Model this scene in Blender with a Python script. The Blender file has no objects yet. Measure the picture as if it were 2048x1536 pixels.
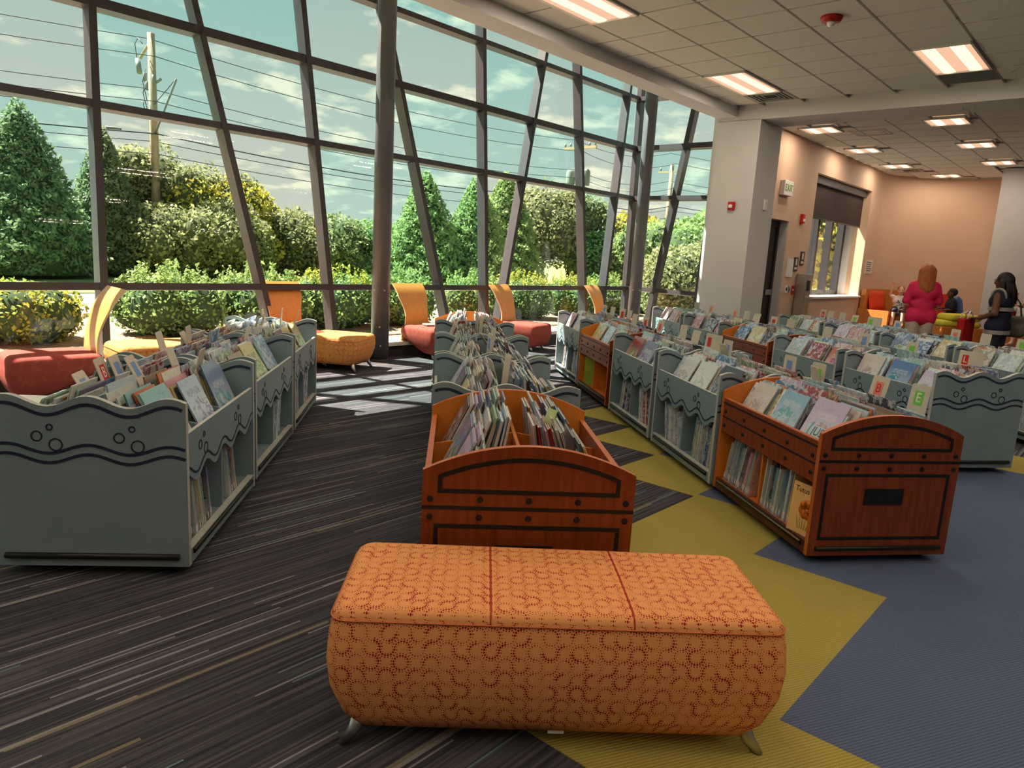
import bpy, math, random
import numpy as np
from mathutils import Matrix, Vector
random.seed(7); RNG = np.random.default_rng(7)
scene = bpy.context.scene
COL = scene.collection
# ------------------------------------------------------------------ camera
cam_d = bpy.data.cameras.new('camera'); cam = bpy.data.objects.new('camera', cam_d); COL.objects.link(cam)
cam_d.sensor_width = 36.0; cam_d.lens = 36.0 * 1433.0 / 2048.0; cam_d.clip_end = 400; cam_d.clip_start = 0.05
_n = Vector(((576 - 1024) / 1433, -(8620 - 768) / 1433, -1.0)).normalized()
_up = -_n; _fw = Vector((0, 0, -1)); _fw = (_fw - _up * _fw.dot(_up)).normalized(); _rt = _fw.cross(_up)
_R = Matrix((_rt, _fw, _up))
cam.matrix_world = Matrix.Translation((0, 0, 1.5)) @ _R.to_4x4()
scene.camera = cam
# ------------------------------------------------------------------ view, world, sun
scene.view_settings.view_transform = 'Standard'; scene.view_settings.look = 'None'
scene.view_settings.exposure = EXPOSURE = 0.5
scene.view_settings.gamma = 1.0; scene.view_settings.use_curve_mapping = False
cy = scene.cycles
cy.max_bounces = 5; cy.diffuse_bounces = 4; cy.glossy_bounces = 2; cy.transmission_bounces = 2; cy.transparent_max_bounces = 10
cy.use_adaptive_sampling = True; cy.adaptive_threshold = 0.07; cy.adaptive_min_samples = 12
cy.caustics_reflective = False; cy.caustics_refractive = False; cy.sample_clamp_indirect = 6.0
world = bpy.data.worlds.new('sky'); scene.world = world; world.use_nodes = True
SKY_STRENGTH = 1.0
SUN_AZ, SUN_EL, SUN_POWER = math.radians(-74), math.radians(57), 18.0   # azimuth measured from +Y towards +X
def build_world():
    nt = world.node_tree; nt.nodes.clear(); N = nt.nodes.new; L = nt.links.new
    tc = N('ShaderNodeTexCoord'); sep = N('ShaderNodeSeparateXYZ'); L(tc.outputs['Generated'], sep.inputs[0])
    ramp = N('ShaderNodeValToRGB'); L(sep.outputs['Z'], ramp.inputs[0])
    e = ramp.color_ramp.elements
    e[0].position = 0.0; e[0].color = (0.46, 0.50, 0.43, 1)
    e[1].position = 1.0; e[1].color = (0.17, 0.33, 0.37, 1)
    for p, c in ((0.12, (0.38, 0.46, 0.41, 1)), (0.32, (0.25, 0.39, 0.37, 1)), (0.6, (0.20, 0.34, 0.36, 1))):
        k = e.new(p); k.color = c
    # clouds: direction projected on a flat layer
    addz = N('ShaderNodeMath'); addz.operation = 'ADD'; addz.inputs[1].default_value = 0.22; L(sep.outputs['Z'], addz.inputs[0])
    mx = N('ShaderNodeMath'); mx.operation = 'MAXIMUM'; mx.inputs[1].default_value = 0.05; L(addz.outputs[0], mx.inputs[0])
    dv = N('ShaderNodeVectorMath'); dv.operation = 'SCALE'
    inv = N('ShaderNodeMath'); inv.operation = 'DIVIDE'; inv.inputs[0].default_value = 1.0; L(mx.outputs[0], inv.inputs[1])
    L(tc.outputs['Generated'], dv.inputs[0]); L(inv.outputs[0], dv.inputs['Scale'])
    n1 = N('ShaderNodeTexNoise'); n1.inputs['Scale'].default_value = 5.0; n1.inputs['Detail'].default_value = 7; n1.inputs['Roughness'].default_value = 0.55
    L(dv.outputs[0], n1.inputs['Vector'])
    r2 = N('ShaderNodeValToRGB'); r2.color_ramp.elements[0].position = 0.53; r2.color_ramp.elements[1].position = 0.66
    L(n1.outputs['Fac'], r2.inputs[0])
    mix = N('ShaderNodeMix'); mix.data_type = 'RGBA'; L(r2.outputs[0], mix.inputs['Factor']); L(ramp.outputs[0], mix.inputs[6])
    mix.inputs[7].default_value = (0.66, 0.70, 0.55, 1)
    bg = N('ShaderNodeBackground'); bg.inputs['Strength'].default_value = SKY_STRENGTH; L(mix.outputs[2], bg.inputs['Color'])
    out = N('ShaderNodeOutputWorld'); L(bg.outputs[0], out.inputs['Surface'])
build_world()
sun_d = bpy.data.lights.new('sun', 'SUN'); sun_d.energy = SUN_POWER; sun_d.angle = math.radians(0.6); sun_d.color = (1.0, 0.94, 0.84)
sun = bpy.data.objects.new('sun', sun_d); COL.objects.link(sun)
_sd = Vector((math.sin(SUN_AZ) * math.cos(SUN_EL), math.cos(SUN_AZ) * math.cos(SUN_EL), math.sin(SUN_EL)))
sun.rotation_euler = _sd.to_track_quat('Z', 'Y').to_euler()
TROFFER_POWER = 7.0
# ------------------------------------------------------------------ frames
AZ = math.radians(41.25)
U = Vector((math.sin(AZ), math.cos(AZ), 0)); V = Vector((-math.cos(AZ), math.sin(AZ), 0))
def W(u, v, z=0.0): return U * u + V * v + Vector((0, 0, z))
UVM = Matrix((U, V, Vector((0, 0, 1)))).transposed().to_4x4()      # local (u, v, z) -> world
# ------------------------------------------------------------------ object helpers
def tag(o, label=None, cat=None, group=None, kind=None):
    if label: o['label'] = label
    if cat: o['category'] = cat
    if group: o['group'] = group
    if kind: o['kind'] = kind
    return o
def link(name, data, parent=None, mat=None):
    o = bpy.data.objects.new(name, data); COL.objects.link(o)
    if parent is not None: o.parent = parent
    if mat is not None: o.matrix_local = mat
    return o
def empty(name, M):
    o = bpy.data.objects.new(name, None); COL.objects.link(o); o.empty_display_size = 0.1; o.matrix_world = M
    return o
class MB:
    def __init__(s): s.v = []; s.f = []; s.m = []; s.sm = []; s.uv = None
    def add(s, vs, fs, mi=0, smooth=False):
        b = len(s.v); s.v += [tuple(p) for p in vs]
        for f in fs: s.f.append(tuple(b + i for i in f)); s.m.append(mi); s.sm.append(smooth)
        return s
    def box(s, a, b, mi=0, M=None):
        (x0, y0, z0), (x1, y1, z1) = a, b
        vs = [(x0, y0, z0), (x1, y0, z0), (x1, y1, z0), (x0, y1, z0), (x0, y0, z1), (x1, y0, z1), (x1, y1, z1), (x0, y1, z1)]
        if M is not None: vs = [tuple(M @ Vector(p)) for p in vs]
        return s.add(vs, [(0, 3, 2, 1), (4, 5, 6, 7), (0, 1, 5, 4), (1, 2, 6, 5), (2, 3, 7, 6), (3, 0, 4, 7)], mi)
    def cbox(s, c, d, mi=0, M=None):
        return s.box(tuple(c[i] - d[i] / 2 for i in range(3)), tuple(c[i] + d[i] / 2 for i in range(3)), mi, M)
    def prism(s, poly, fn0, fn1, mi=0, smooth=False):
        """poly: list of 2d points (ccw); fn0/fn1 map a 2d point to the two end planes"""
        n = len(poly); vs = [fn0(p) for p in poly] + [fn1(p) for p in poly]
        s.add(vs, [tuple(range(n - 1, -1, -1)), tuple(range(n, 2 * n))], mi)
        b = len(s.v) - 2 * n
        for i in range(n):
            j = (i + 1) % n; s.f.append((b + i, b + j, b + n + j, b + n + i)); s.m.append(mi); s.sm.append(smooth)
        return s
    def tube(s, pts, r, seg=8, mi=0, cap=True, smooth=True):
        pts = [Vector(p) for p in pts]; n = len(pts); rr = r if isinstance(r, (list, tuple)) else [r] * n
        vs = []; up = Vector((0.123, 0.31, 0.94))
        for i, p in enumerate(pts):
            t = (pts[min(i + 1, n - 1)] - pts[max(i - 1, 0)]).normalized()
            a = t.cross(up)
            if a.length < 1e-3: a = t.cross(Vector((1, 0, 0)))
            a.normalize(); b = t.cross(a).normalized()
            for k in range(seg):
                q = 2 * math.pi * k / seg; vs.append(p + (a * math.cos(q) + b * math.sin(q)) * rr[i])
        fs = []
        for i in range(n - 1):
            for k in range(seg):
                k2 = (k + 1) % seg; fs.append((i * seg + k, i * seg + k2, (i + 1) * seg + k2, (i + 1) * seg + k))
        s.add(vs, fs, mi, smooth)
        if cap: s.add([], []); b = len(s.v) - len(vs); s.f += [tuple(b + k for k in range(seg - 1, -1, -1)), tuple(b + (n - 1) * seg + k for k in range(seg))]; s.m += [mi, mi]; s.sm += [False, False]
        return s
    def lathe(s, prof, seg=20, mi=0, c=(0, 0, 0), smooth=True):
        vs = []; n = len(prof)
        for (r, z) in prof:
            for k in range(seg):
                q = 2 * math.pi * k / seg; vs.append((c[0] + r * math.cos(q), c[1] + r * math.sin(q), c[2] + z))
        fs = [(i * seg + k, i * seg + (k + 1) % seg, (i + 1) * seg + (k + 1) % seg, (i + 1) * seg + k) for i in range(n - 1) for k in range(seg)]
        fs += [tuple(range(seg - 1, -1, -1)), tuple((n - 1) * seg + k for k in range(seg))]
        return s.add(vs, fs, mi, smooth)
    def grid(s, fn, nu, nv, mi=0, smooth=True, cu=False, cv=False):
        vs = [fn(i / (nu - (0 if cu else 1)), j / (nv - (0 if cv else 1))) for i in range(nu) for j in range(nv)]
        fs = []
        for i in range(nu if cu else nu - 1):
            for j in range(nv if cv else nv - 1):
                i2, j2 = (i + 1) % nu, (j + 1) % nv; fs.append((i * nv + j, i2 * nv + j, i2 * nv + j2, i * nv + j2))
        return s.add(vs, fs, mi, smooth)
    def mesh(s, name, mats, M=None, recalc=True):
        me = bpy.data.meshes.new(name); vs = s.v
        if M is not None: vs = [tuple(M @ Vector(p)) for p in vs]
        me.from_pydata(vs, [], s.f)
        for m in (mats if isinstance(mats, (list, tuple)) else [mats]): me.materials.append(m)
        me.polygons.foreach_set('material_index', s.m); me.polygons.foreach_set('use_smooth', s.sm)
        if recalc:
            import bmesh
            bm = bmesh.new(); bm.from_mesh(me); bmesh.ops.recalc_face_normals(bm, faces=bm.faces); bm.to_mesh(me); bm.free()
        me.update(); return me
    def build(s, name, mats, parent=None, mat=None, M=None):
        return link(name, s.mesh(name, mats, M), parent, mat)
def put(o, M): o.matrix_world = M; return o
def bevel(o, w, seg=2):
    m = o.modifiers.new('bevel', 'BEVEL'); m.width = w; m.segments = seg; m.limit_method = 'ANGLE'; m.angle_limit = math.radians(40); return o
def text_mesh(txt, size, depth, mat, align='CENTER'):
    c = bpy.data.curves.new('lettering', 'FONT'); c.body = txt; c.size = size; c.extrude = depth; c.align_x = align; c.align_y = 'CENTER'; c.resolution_u = 3
    o = bpy.data.objects.new('lettering', c); COL.objects.link(o)
    dg = bpy.context.evaluated_depsgraph_get(); me = bpy.data.meshes.new_from_object(o.evaluated_get(dg))
    bpy.data.objects.remove(o); bpy.data.curves.remove(c); me.materials.clear(); me.materials.append(mat); return me
# ------------------------------------------------------------------ materials
def lin(r, g, b):
    f = lambda c: (c / 255 / 12.92) if c / 255 <= 0.04045 else ((c / 255 + 0.055) / 1.055) ** 2.4
    return (f(r), f(g), f(b), 1.0)
def mat_base(name, col, rough=0.6, spec=0.4, metal=0.0):
    m = bpy.data.materials.new(name); m.use_nodes = True; p = m.node_tree.nodes['Principled BSDF']
    p.inputs['Base Color'].default_value = col; p.inputs['Roughness'].default_value = rough; p.inputs['Metallic'].default_value = metal
    p.inputs['Specular IOR Level'].default_value = spec
    return m
def P(m): return m.node_tree.nodes['Principled BSDF']
def mat_noise(name, c1, c2, scale, rough=0.6, stretch=(1, 1, 1), bump=0.0, detail=4, spec=0.4, coords='Object', bscale=None):
    m = mat_base(name, c1, rough, spec); nt = m.node_tree; N = nt.nodes.new; L = nt.links.new
    tc = N('ShaderNodeTexCoord'); mp = N('ShaderNodeMapping'); mp.inputs['Scale'].default_value = stretch
    L(tc.outputs[coords], mp.inputs[0]); n = N('ShaderNodeTexNoise'); n.inputs['Scale'].default_value = scale; n.inputs['Detail'].default_value = detail
    L(mp.outputs[0], n.inputs['Vector']); mix = N('ShaderNodeMix'); mix.data_type = 'RGBA'
    mr = N('ShaderNodeMapRange'); mr.inputs[1].default_value = 0.3; mr.inputs[2].default_value = 0.7; L(n.outputs['Fac'], mr.inputs[0])
    L(mr.outputs[0], mix.inputs['Factor']); mix.inputs[6].default_value = c1; mix.inputs[7].default_value = c2
    L(mix.outputs[2], P(m).inputs['Base Color'])
    if bump:
        b = N('ShaderNodeBump'); b.inputs['Strength'].default_value = bump; b.inputs['Distance'].default_value = 0.01
        src = n
        if bscale:
            src = N('ShaderNodeTexNoise'); src.inputs['Scale'].default_value = bscale; L(mp.outputs[0], src.inputs['Vector'])
        L(src.outputs['Fac'], b.inputs['Height']); L(b.outputs[0], P(m).inputs['Normal'])
    return m
def mat_emit(name, col, s):
    m = bpy.data.materials.new(name); m.use_nodes = True; nt = m.node_tree; nt.nodes.clear()
    e = nt.nodes.new('ShaderNodeEmission'); e.inputs[0].default_value = col; e.inputs[1].default_value = s
    o = nt.nodes.new('ShaderNodeOutputMaterial'); nt.links.new(e.outputs[0], o.inputs[0]); return m
def mat_glass(name, tint, refl=0.012):
    m = bpy.data.materials.new(name); m.use_nodes = True; nt = m.node_tree; nt.nodes.clear(); N = nt.nodes.new; L = nt.links.new
    t = N('ShaderNodeBsdfTransparent'); t.inputs[0].default_value = tint
    g = N('ShaderNodeBsdfGlossy'); g.inputs['Roughness'].default_value = 0.0; g.inputs[0].default_value = (1, 1, 1, 1)
    lw = N('ShaderNodeLayerWeight'); pw = N('ShaderNodeMath'); pw.operation = 'POWER'; pw.inputs[1].default_value = 4.0; L(lw.outputs['Facing'], pw.inputs[0])
    ma = N('ShaderNodeMath'); ma.operation = 'MULTIPLY_ADD'; ma.inputs[1].default_value = 0.35; ma.inputs[2].default_value = refl; L(pw.outputs[0], ma.inputs[0])
    mx = N('ShaderNodeMixShader'); L(ma.outputs[0], mx.inputs[0]); L(t.outputs[0], mx.inputs[1]); L(g.outputs[0], mx.inputs[2])
    o = N('ShaderNodeOutputMaterial'); L(mx.outputs[0], o.inputs[0]); return m
M = {}
M['sage'] = mat_noise('sage_paint', lin(132, 150, 153), lin(125, 143, 147), 3.0, 0.45, bump=0.03, bscale=60)
M['teal'] = mat_noise('teal_inner_shade', lin(84, 118, 122), lin(78, 110, 114), 3.0, 0.5)  # unused tone: the sage inner faces as they look in shade
M['navy'] = mat_base('navy_line', lin(38, 44, 66), 0.5)
M['edge'] = mat_noise('pale_edge_banding', lin(190, 188, 178), lin(180, 178, 168), 8, 0.5)
M['wood_edge'] = mat_noise('cherry_edge_banding', lin(196, 104, 46), lin(180, 90, 38), 8, 0.4)
M['black'] = mat_base('black_rubber', lin(24, 22, 24), 0.45)
M['cherry'] = mat_noise('cherry_wood', lin(144, 68, 28), lin(114, 48, 18), 5.0, 0.34, stretch=(9, 9, 0.7), bump=0.02)
M['orange'] = mat_noise('orange_laminate', lin(216, 128, 42), lin(206, 116, 34), 4.0, 0.45, stretch=(6, 6, 1))
M['dark_wood'] = mat_noise('dark_stained_wood', lin(92, 44, 22), lin(70, 32, 16), 6.0, 0.4, stretch=(8, 8, 0.8))
M['plywood'] = mat_noise('bent_plywood', lin(226, 160, 86), lin(214, 144, 70), 5.0, 0.35, stretch=(12, 12, 0.8), bump=0.01)
M['ply_edge'] = mat_base('plywood_edge', lin(226, 190, 140), 0.5)
M['steel'] = mat_base('brushed_steel', (0.55, 0.54, 0.52, 1), 0.32, metal=1.0)
M['mullion'] = mat_noise('dark_bronze_frame', lin(70, 65, 67), lin(64, 59, 62), 2.0, 0.42)
M['column'] = mat_noise('grey_column_paint', lin(98, 98, 100), lin(91, 91, 93), 2.0, 0.38)
M['wall'] = mat_noise('white_wall_paint', lin(214, 208, 206), lin(208, 202, 200), 2.0, 0.75, bump=0.02, bscale=150)
M['orangewall'] = mat_noise('tan_orange_wall_paint', lin(214, 180, 152), lin(208, 172, 144), 1.5, 0.7, bump=0.02, bscale=150)
M['ceil'] = mat_noise('acoustic_tile', lin(234, 230, 220), lin(218, 214, 204), 90, 0.95, bump=0.25, spec=0.05)
M['ceilgrid'] = mat_base('ceiling_grid', lin(150, 144, 134), 0.6)
M['ceilgray'] = mat_base('grey_tile', lin(112, 114, 108), 0.8)
M['white'] = mat_base('white_plastic', lin(228, 224, 216), 0.5)
M['red'] = mat_base('red_plastic', lin(190, 26, 24), 0.4)
M['lens'] = mat_base('clear_lens', (0.9, 0.9, 0.88, 1), 0.08, spec=0.8)
M['vent'] = mat_base('vent_metal', lin(176, 170, 160), 0.5)
M['ventdark'] = mat_base('vent_dark', lin(30, 28, 26), 0.8)
M['door'] = mat_base('dark_door', lin(38, 32, 32), 0.4)
M['blind'] = mat_noise('brown_roller_blind', lin(66, 48, 42), lin(58, 42, 38), 40, 0.8)
M['card'] = mat_noise('buff_card', lin(206, 196, 176), lin(198, 188, 168), 6, 0.7)
M['pages'] = mat_noise('book_pages', lin(226, 218, 200), lin(206, 198, 182), 120, 0.85, stretch=(1, 1, 0.05))
M['lamp_reflector_glow'] = mat_emit('troffer_reflector_glow', (0.80, 0.47, 0.30, 1), 0.85)  # lamp light bounced by the reflector, given to it as its own glow
M['lamp_lens'] = mat_emit('troffer_lens', (1.0, 0.78, 0.50, 1), 1.15)
M['lamp_cream'] = mat_emit('troffer_lens_far', (1.0, 0.85, 0.55, 1), 1.2)
M['glass_teal'] = mat_glass('teal_glass', (0.89, 0.985, 0.97, 1))
M['glass_beige'] = mat_glass('neutral_glass', (0.995, 0.975, 0.95, 1))
M['glass_mid'] = mat_glass('pale_green_glass', (0.96, 0.985, 0.965, 1))
M['sill'] = mat_base('pale_sill', lin(222, 214, 200), 0.6)
M['base_dark'] = mat_base('dark_curb', lin(60, 52, 48), 0.6)
# ------------------------------------------------------------------ node helpers, carpets, fabrics, covers
class NX:
    def __init__(s, m): s.nt = m.node_tree; s.m = m
    def n(s, t): return s.nt.nodes.new(t)
    def l(s, a, b): s.nt.links.new(a, b)
    def set(s, inp, x):
        if hasattr(x, 'links') or isinstance(x, bpy.types.NodeSocket): s.l(x, inp)
        else: inp.default_value = x
    def m_(s, op, a, b=None, c=None):
        n = s.n('ShaderNodeMath'); n.operation = op; s.set(n.inputs[0], a)
        if b is not None: s.set(n.inputs[1], b)
        if c is not None: s.set(n.inputs[2], c)
        return n.outputs[0]
    def mix(s, f, a, b):
        n = s.n('ShaderNodeMix'); n.data_type = 'RGBA'; s.set(n.inputs['Factor'], f); s.set(n.inputs[6], a); s.set(n.inputs[7], b); return n.outputs[2]
    def xyz(s, vec):
        n = s.n('ShaderNodeSeparateXYZ'); s.l(vec, n.inputs[0]); return n.outputs
    def comb(s, x, y, z=0.0):
        n = s.n('ShaderNodeCombineXYZ'); s.set(n.inputs[0], x); s.set(n.inputs[1], y); s.set(n.inputs[2], z); return n.outputs[0]
    def tc(s, k): return s.n('ShaderNodeTexCoord').outputs[k]
    def wn(s, vec):
        n = s.n('ShaderNodeTexWhiteNoise'); n.noise_dimensions = '3D'; s.l(vec, n.inputs['Vector']); return n.outputs
    def noise(s, vec, scale, detail=3):
        n = s.n('ShaderNodeTexNoise'); n.inputs['Scale'].default_value = scale; n.inputs['Detail'].default_value = detail; s.l(vec, n.inputs['Vector']); return n.outputs['Fac']
    def rng(s, x, a, b, c=0.0, d=1.0):
        n = s.n('ShaderNodeMapRange'); s.set(n.inputs[0], x); n.inputs[1].default_value = a; n.inputs[2].default_value = b; n.inputs[3].default_value = c; n.inputs[4].default_value = d; return n.outputs[0]
    def bump(s, h, st, dist=0.005):
        n = s.n('ShaderNodeBump'); n.inputs['Strength'].default_value = st; n.inputs['Distance'].default_value = dist; s.l(h, n.inputs['Height']); s.l(n.outputs[0], P(s.m).inputs['Normal'])
def carpet_striped():
    m = mat_base('striped_carpet', (0.05, 0.05, 0.05, 1), 0.95, 0.1); x = NX(m); o = x.xyz(x.tc('Object')); u, v = o[0], o[1]
    def dashes(w, ln, seed, thr):
        row = x.m_('FLOOR', x.m_('DIVIDE', v, w)); r1 = x.wn(x.comb(row, seed, 0.5))
        sg = x.m_('FLOOR', x.m_('ADD', x.m_('DIVIDE', u, ln), x.m_('MULTIPLY', r1[0], 17.0)))
        r2 = x.wn(x.comb(row, sg, seed)); return r2, x.m_('GREATER_THAN', r2[0], thr)
    a, am = dashes(0.0075, 0.75, 3.1, 0.945)
    b, bm = dashes(0.015, 1.1, 8.7, 0.965)
    c, cm = dashes(0.010, 0.9, 5.2, 0.62)
    nz = x.noise(x.comb(x.m_('MULTIPLY', u, 1.2), x.m_('MULTIPLY', v, 70.0)), 1.0, 4)
    base = x.mix(x.rng(nz, 0.35, 0.65), lin(58, 57, 62), lin(98, 95, 98))
    base = x.mix(x.m_('MULTIPLY', cm, 0.45), base, lin(40, 39, 43))
    colr = x.mix(x.m_('GREATER_THAN', x.xyz(a[1])[1], 0.72), lin(176, 172, 168), lin(120, 160, 162))
    base = x.mix(x.m_('MULTIPLY', am, 0.6), base, colr)
    colr2 = x.mix(x.m_('GREATER_THAN', x.xyz(b[1])[2], 0.6), lin(150, 148, 148), lin(158, 144, 116))
    base = x.mix(x.m_('MULTIPLY', bm, 0.6), base, colr2)
    yarn = x.noise(x.comb(u, v), 420.0, 2)
    base = x.mix(x.rng(yarn, 0.3, 0.7, 0.0, 0.3), base, lin(32, 29, 31))
    x.l(base, P(m).inputs['Base Color']); x.bump(yarn, 0.5, 0.004); return m
def carpet_plain(name, c1, c2, ang):
    m = mat_base(name, c1, 0.95, 0.1); x = NX(m); o = x.xyz(x.tc('Object'))
    t = x.m_('ADD', x.m_('MULTIPLY', o[0], math.cos(ang)), x.m_('MULTIPLY', o[1], math.sin(ang)))
    w = x.m_('SINE', x.m_('MULTIPLY', t, 2 * math.pi / 0.012)); nz = x.noise(x.comb(o[0], o[1]), 260.0, 2); lg = x.noise(x.comb(o[0], o[1]), 2.0, 3)
    f = x.m_('ADD', x.rng(w, -1, 1, 0.0, 0.55), x.rng(nz, 0.3, 0.7, -0.2, 0.45))
    base = x.mix(f, c1, c2); base = x.mix(x.rng(lg, 0.3, 0.7, 0.0, 0.25), base, c1)
    x.l(base, P(m).inputs['Base Color']); x.bump(x.m_('ADD', w, nz), 0.35, 0.004); return m
M['carpet'] = carpet_striped()
M['carpet_yellow'] = carpet_plain('yellow_carpet', lin(150, 134, 62), lin(198, 182, 100), 1.1)
M['carpet_blue'] = carpet_plain('blue_carpet', lin(74, 84, 108), lin(114, 127, 154), 1.1)
def fabric(name, base, base2, dot, cell=0.043, strength=1.0):
    """woven cloth with meandering rows of dots (uv in metres)"""
    m = mat_base(name, base, 0.85, 0.2); x = NX(m); uv = x.xyz(x.tc('UV'))
    pu = x.m_('DIVIDE', uv[0], cell); pv = x.m_('DIVIDE', uv[1], cell)
    fu = x.m_('FRACT', pu); fv = x.m_('FRACT', pv)
    masks = None
    par = x.m_('GREATER_THAN', x.wn(x.comb(x.m_('FLOOR', pu), x.m_('FLOOR', pv), 2.5))[0], 0.5)
    for (cx, cy) in ((0.0, 0.0), (1.0, 1.0)):
        # every cell is mirrored or not, so that the arcs join into s shapes and loops
        fuu = x.m_('ABSOLUTE', x.m_('SUBTRACT', fu, par))
        dx = x.m_('SUBTRACT', fuu, cx); dy = x.m_('SUBTRACT', fv, cy)
        d = x.m_('SQRT', x.m_('ADD', x.m_('MULTIPLY', dx, dx), x.m_('MULTIPLY', dy, dy)))
        an = x.m_('ARCTAN2', dy, dx)
        vary = x.rng(x.wn(x.comb(x.m_('FLOOR', pu), x.m_('FLOOR', pv), 7.5 + cx))[0], 0, 1, 0.55, 1.25)
        for (rad, cnt, sz) in ((0.5, 16.0, 0.066), (0.66, 20.0, 0.044), (0.37, 12.0, 0.030)):
            fr = x.m_('SUBTRACT', x.m_('FRACT', x.m_('MULTIPLY', an, cnt / (2 * math.pi))), 0.5)
            al = x.m_('MULTIPLY', fr, 2 * math.pi * rad / cnt)
            dd = x.m_('SQRT', x.m_('ADD', x.m_('MULTIPLY', al, al), x.m_('POWER', x.m_('SUBTRACT', d, rad), 2.0)))
            k = x.m_('LESS_THAN', dd, x.m_('MULTIPLY', vary, sz))
            masks = k if masks is None else x.m_('MAXIMUM', masks, k)
    wv = x.noise(x.comb(x.m_('MULTIPLY', uv[0], 900.0), x.m_('MULTIPLY', uv[1], 60.0)), 1.0, 2)
    b = x.mix(x.rng(wv, 0.3, 0.7), base, base2)
    b = x.mix(x.m_('MULTIPLY', masks, strength), b, dot)
    x.l(b, P(m).inputs['Base Color']); x.bump(wv, 0.15, 0.002); return m
M['fab_orange'] = fabric('orange_dotted_upholstery', lin(238, 166, 104), lin(230, 152, 90), lin(160, 24, 22))
M['fab_gold'] = fabric('gold_dotted_upholstery', lin(216, 158, 92), lin(206, 146, 78), lin(176, 70, 40), 0.06)
M['fab_red'] = fabric('red_dotted_upholstery', lin(160, 74, 64), lin(150, 66, 57), lin(190, 104, 76), 0.09, 0.5)
M['fab_scarlet'] = fabric('scarlet_dotted_upholstery', lin(196, 62, 34), lin(184, 54, 28), lin(150, 32, 22), 0.05, 0.8)
M['welt'] = mat_base('red_welt', lin(176, 52, 34), 0.8)
def cover_mat(name, attr):
    """glossy library-jacket cover; the book's own colour comes from the object (or from the colour attribute)"""
    m = mat_base(name, (0.5, 0.5, 0.5, 1), 0.2, 0.6); x = NX(m)
    if attr:
        a = x.n('ShaderNodeAttribute'); a.attribute_name = 'Col'; col = a.outputs['Color']; seed = x.m_('MULTIPLY', x.xyz(a.outputs['Vector'])[0], 37.0)
        g = x.n('ShaderNodeNewGeometry'); pos = g.outputs['Position']; seed = x.m_('MULTIPLY', g.outputs['Random Per Island'], 60.0)
    else:
        oi = x.n('ShaderNodeObjectInfo'); col = oi.outputs['Color']; seed = x.m_('MULTIPLY', oi.outputs['Random'], 60.0); pos = x.tc('Object')
    o = x.xyz(pos); vec = x.comb(x.m_('ADD', o[0], seed), x.m_('ADD', o[1], seed), o[2])
    n1 = x.n('ShaderNodeTexNoise'); n1.inputs['Scale'].default_value = 16.0; n1.inputs['Detail'].default_value = 2.0; n1.inputs['Distortion'].default_value = 1.2; x.l(vec, n1.inputs['Vector'])
    n2 = x.n('ShaderNodeTexNoise'); n2.inputs['Scale'].default_value = 34.0; n2.inputs['Detail'].default_value = 3.0; n2.inputs['Distortion'].default_value = 1.0; x.l(vec, n2.inputs['Vector'])
    hs = x.n('ShaderNodeHueSaturation'); hs.inputs['Saturation'].default_value = 1.25; hs.inputs['Value'].default_value = 0.72; x.l(col, hs.inputs['Color'])
    x.l(x.rng(x.m_('FRACT', x.m_('MULTIPLY', seed, 7.31)), 0, 1, 0.25, 0.75), hs.inputs['Hue'])
    lt = x.mix(0.55, col, (0.86, 0.88, 0.88, 1)); rb = x.m_('FRACT', x.m_('MULTIPLY', seed, 3.17))  # pale tone: sky sheen on the glossy jacket, mixed into the cover colour
    if attr:
        b = x.mix(x.rng(n1.outputs['Fac'], 0.47, 0.55), col, lt); b = x.mix(x.rng(n2.outputs['Fac'], 0.56, 0.62, 0.0, 0.7), b, hs.outputs[0])
    else:
        # printed jacket: ground colour, a figure in the lower half, a title line above
        y = x.m_('SUBTRACT', o[1], x.rng(rb, 0, 1, -0.04, 0.04)); zz = x.m_('SUBTRACT', o[2], 0.115)
        d = x.m_('SQRT', x.m_('ADD', x.m_('MULTIPLY', y, y), x.m_('MULTIPLY', x.m_('MULTIPLY', zz, zz), 1.3))); d = x.m_('ADD', d, x.rng(n1.outputs['Fac'], 0.3, 0.7, -0.05, 0.05))
        b = x.mix(x.rng(o[2], 0.05, 0.26), lt, col); b = x.mix(x.rng(d, 0.085, 0.078, 0.0, 0.85), b, hs.outputs[0]); b = x.mix(x.rng(d, 0.045, 0.04, 0.0, 0.8), b, lt)
        b = x.mix(x.rng(n2.outputs['Fac'], 0.60, 0.63, 0.0, 0.5), b, hs.outputs[0])
        tx = x.noise(x.comb(x.m_('MULTIPLY', x.m_('ADD', o[1], seed), 170.0), x.m_('MULTIPLY', o[2], 60.0)), 1.0, 1); band = x.m_('MULTIPLY', x.m_('GREATER_THAN', o[2], 0.205), x.m_('LESS_THAN', o[2], 0.245)); tm = x.m_('MULTIPLY', x.m_('MULTIPLY', band, x.m_('GREATER_THAN', tx, 0.48)), x.m_('LESS_THAN', x.m_('ABSOLUTE', o[1]), 0.085))
        b = x.mix(x.m_('MULTIPLY', tm, 0.4), b, x.mix(x.m_('GREATER_THAN', rb, 0.5), lin(46, 50, 74), lin(236, 232, 224)))
    x.l(b, P(m).inputs['Base Color']); return m
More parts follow.
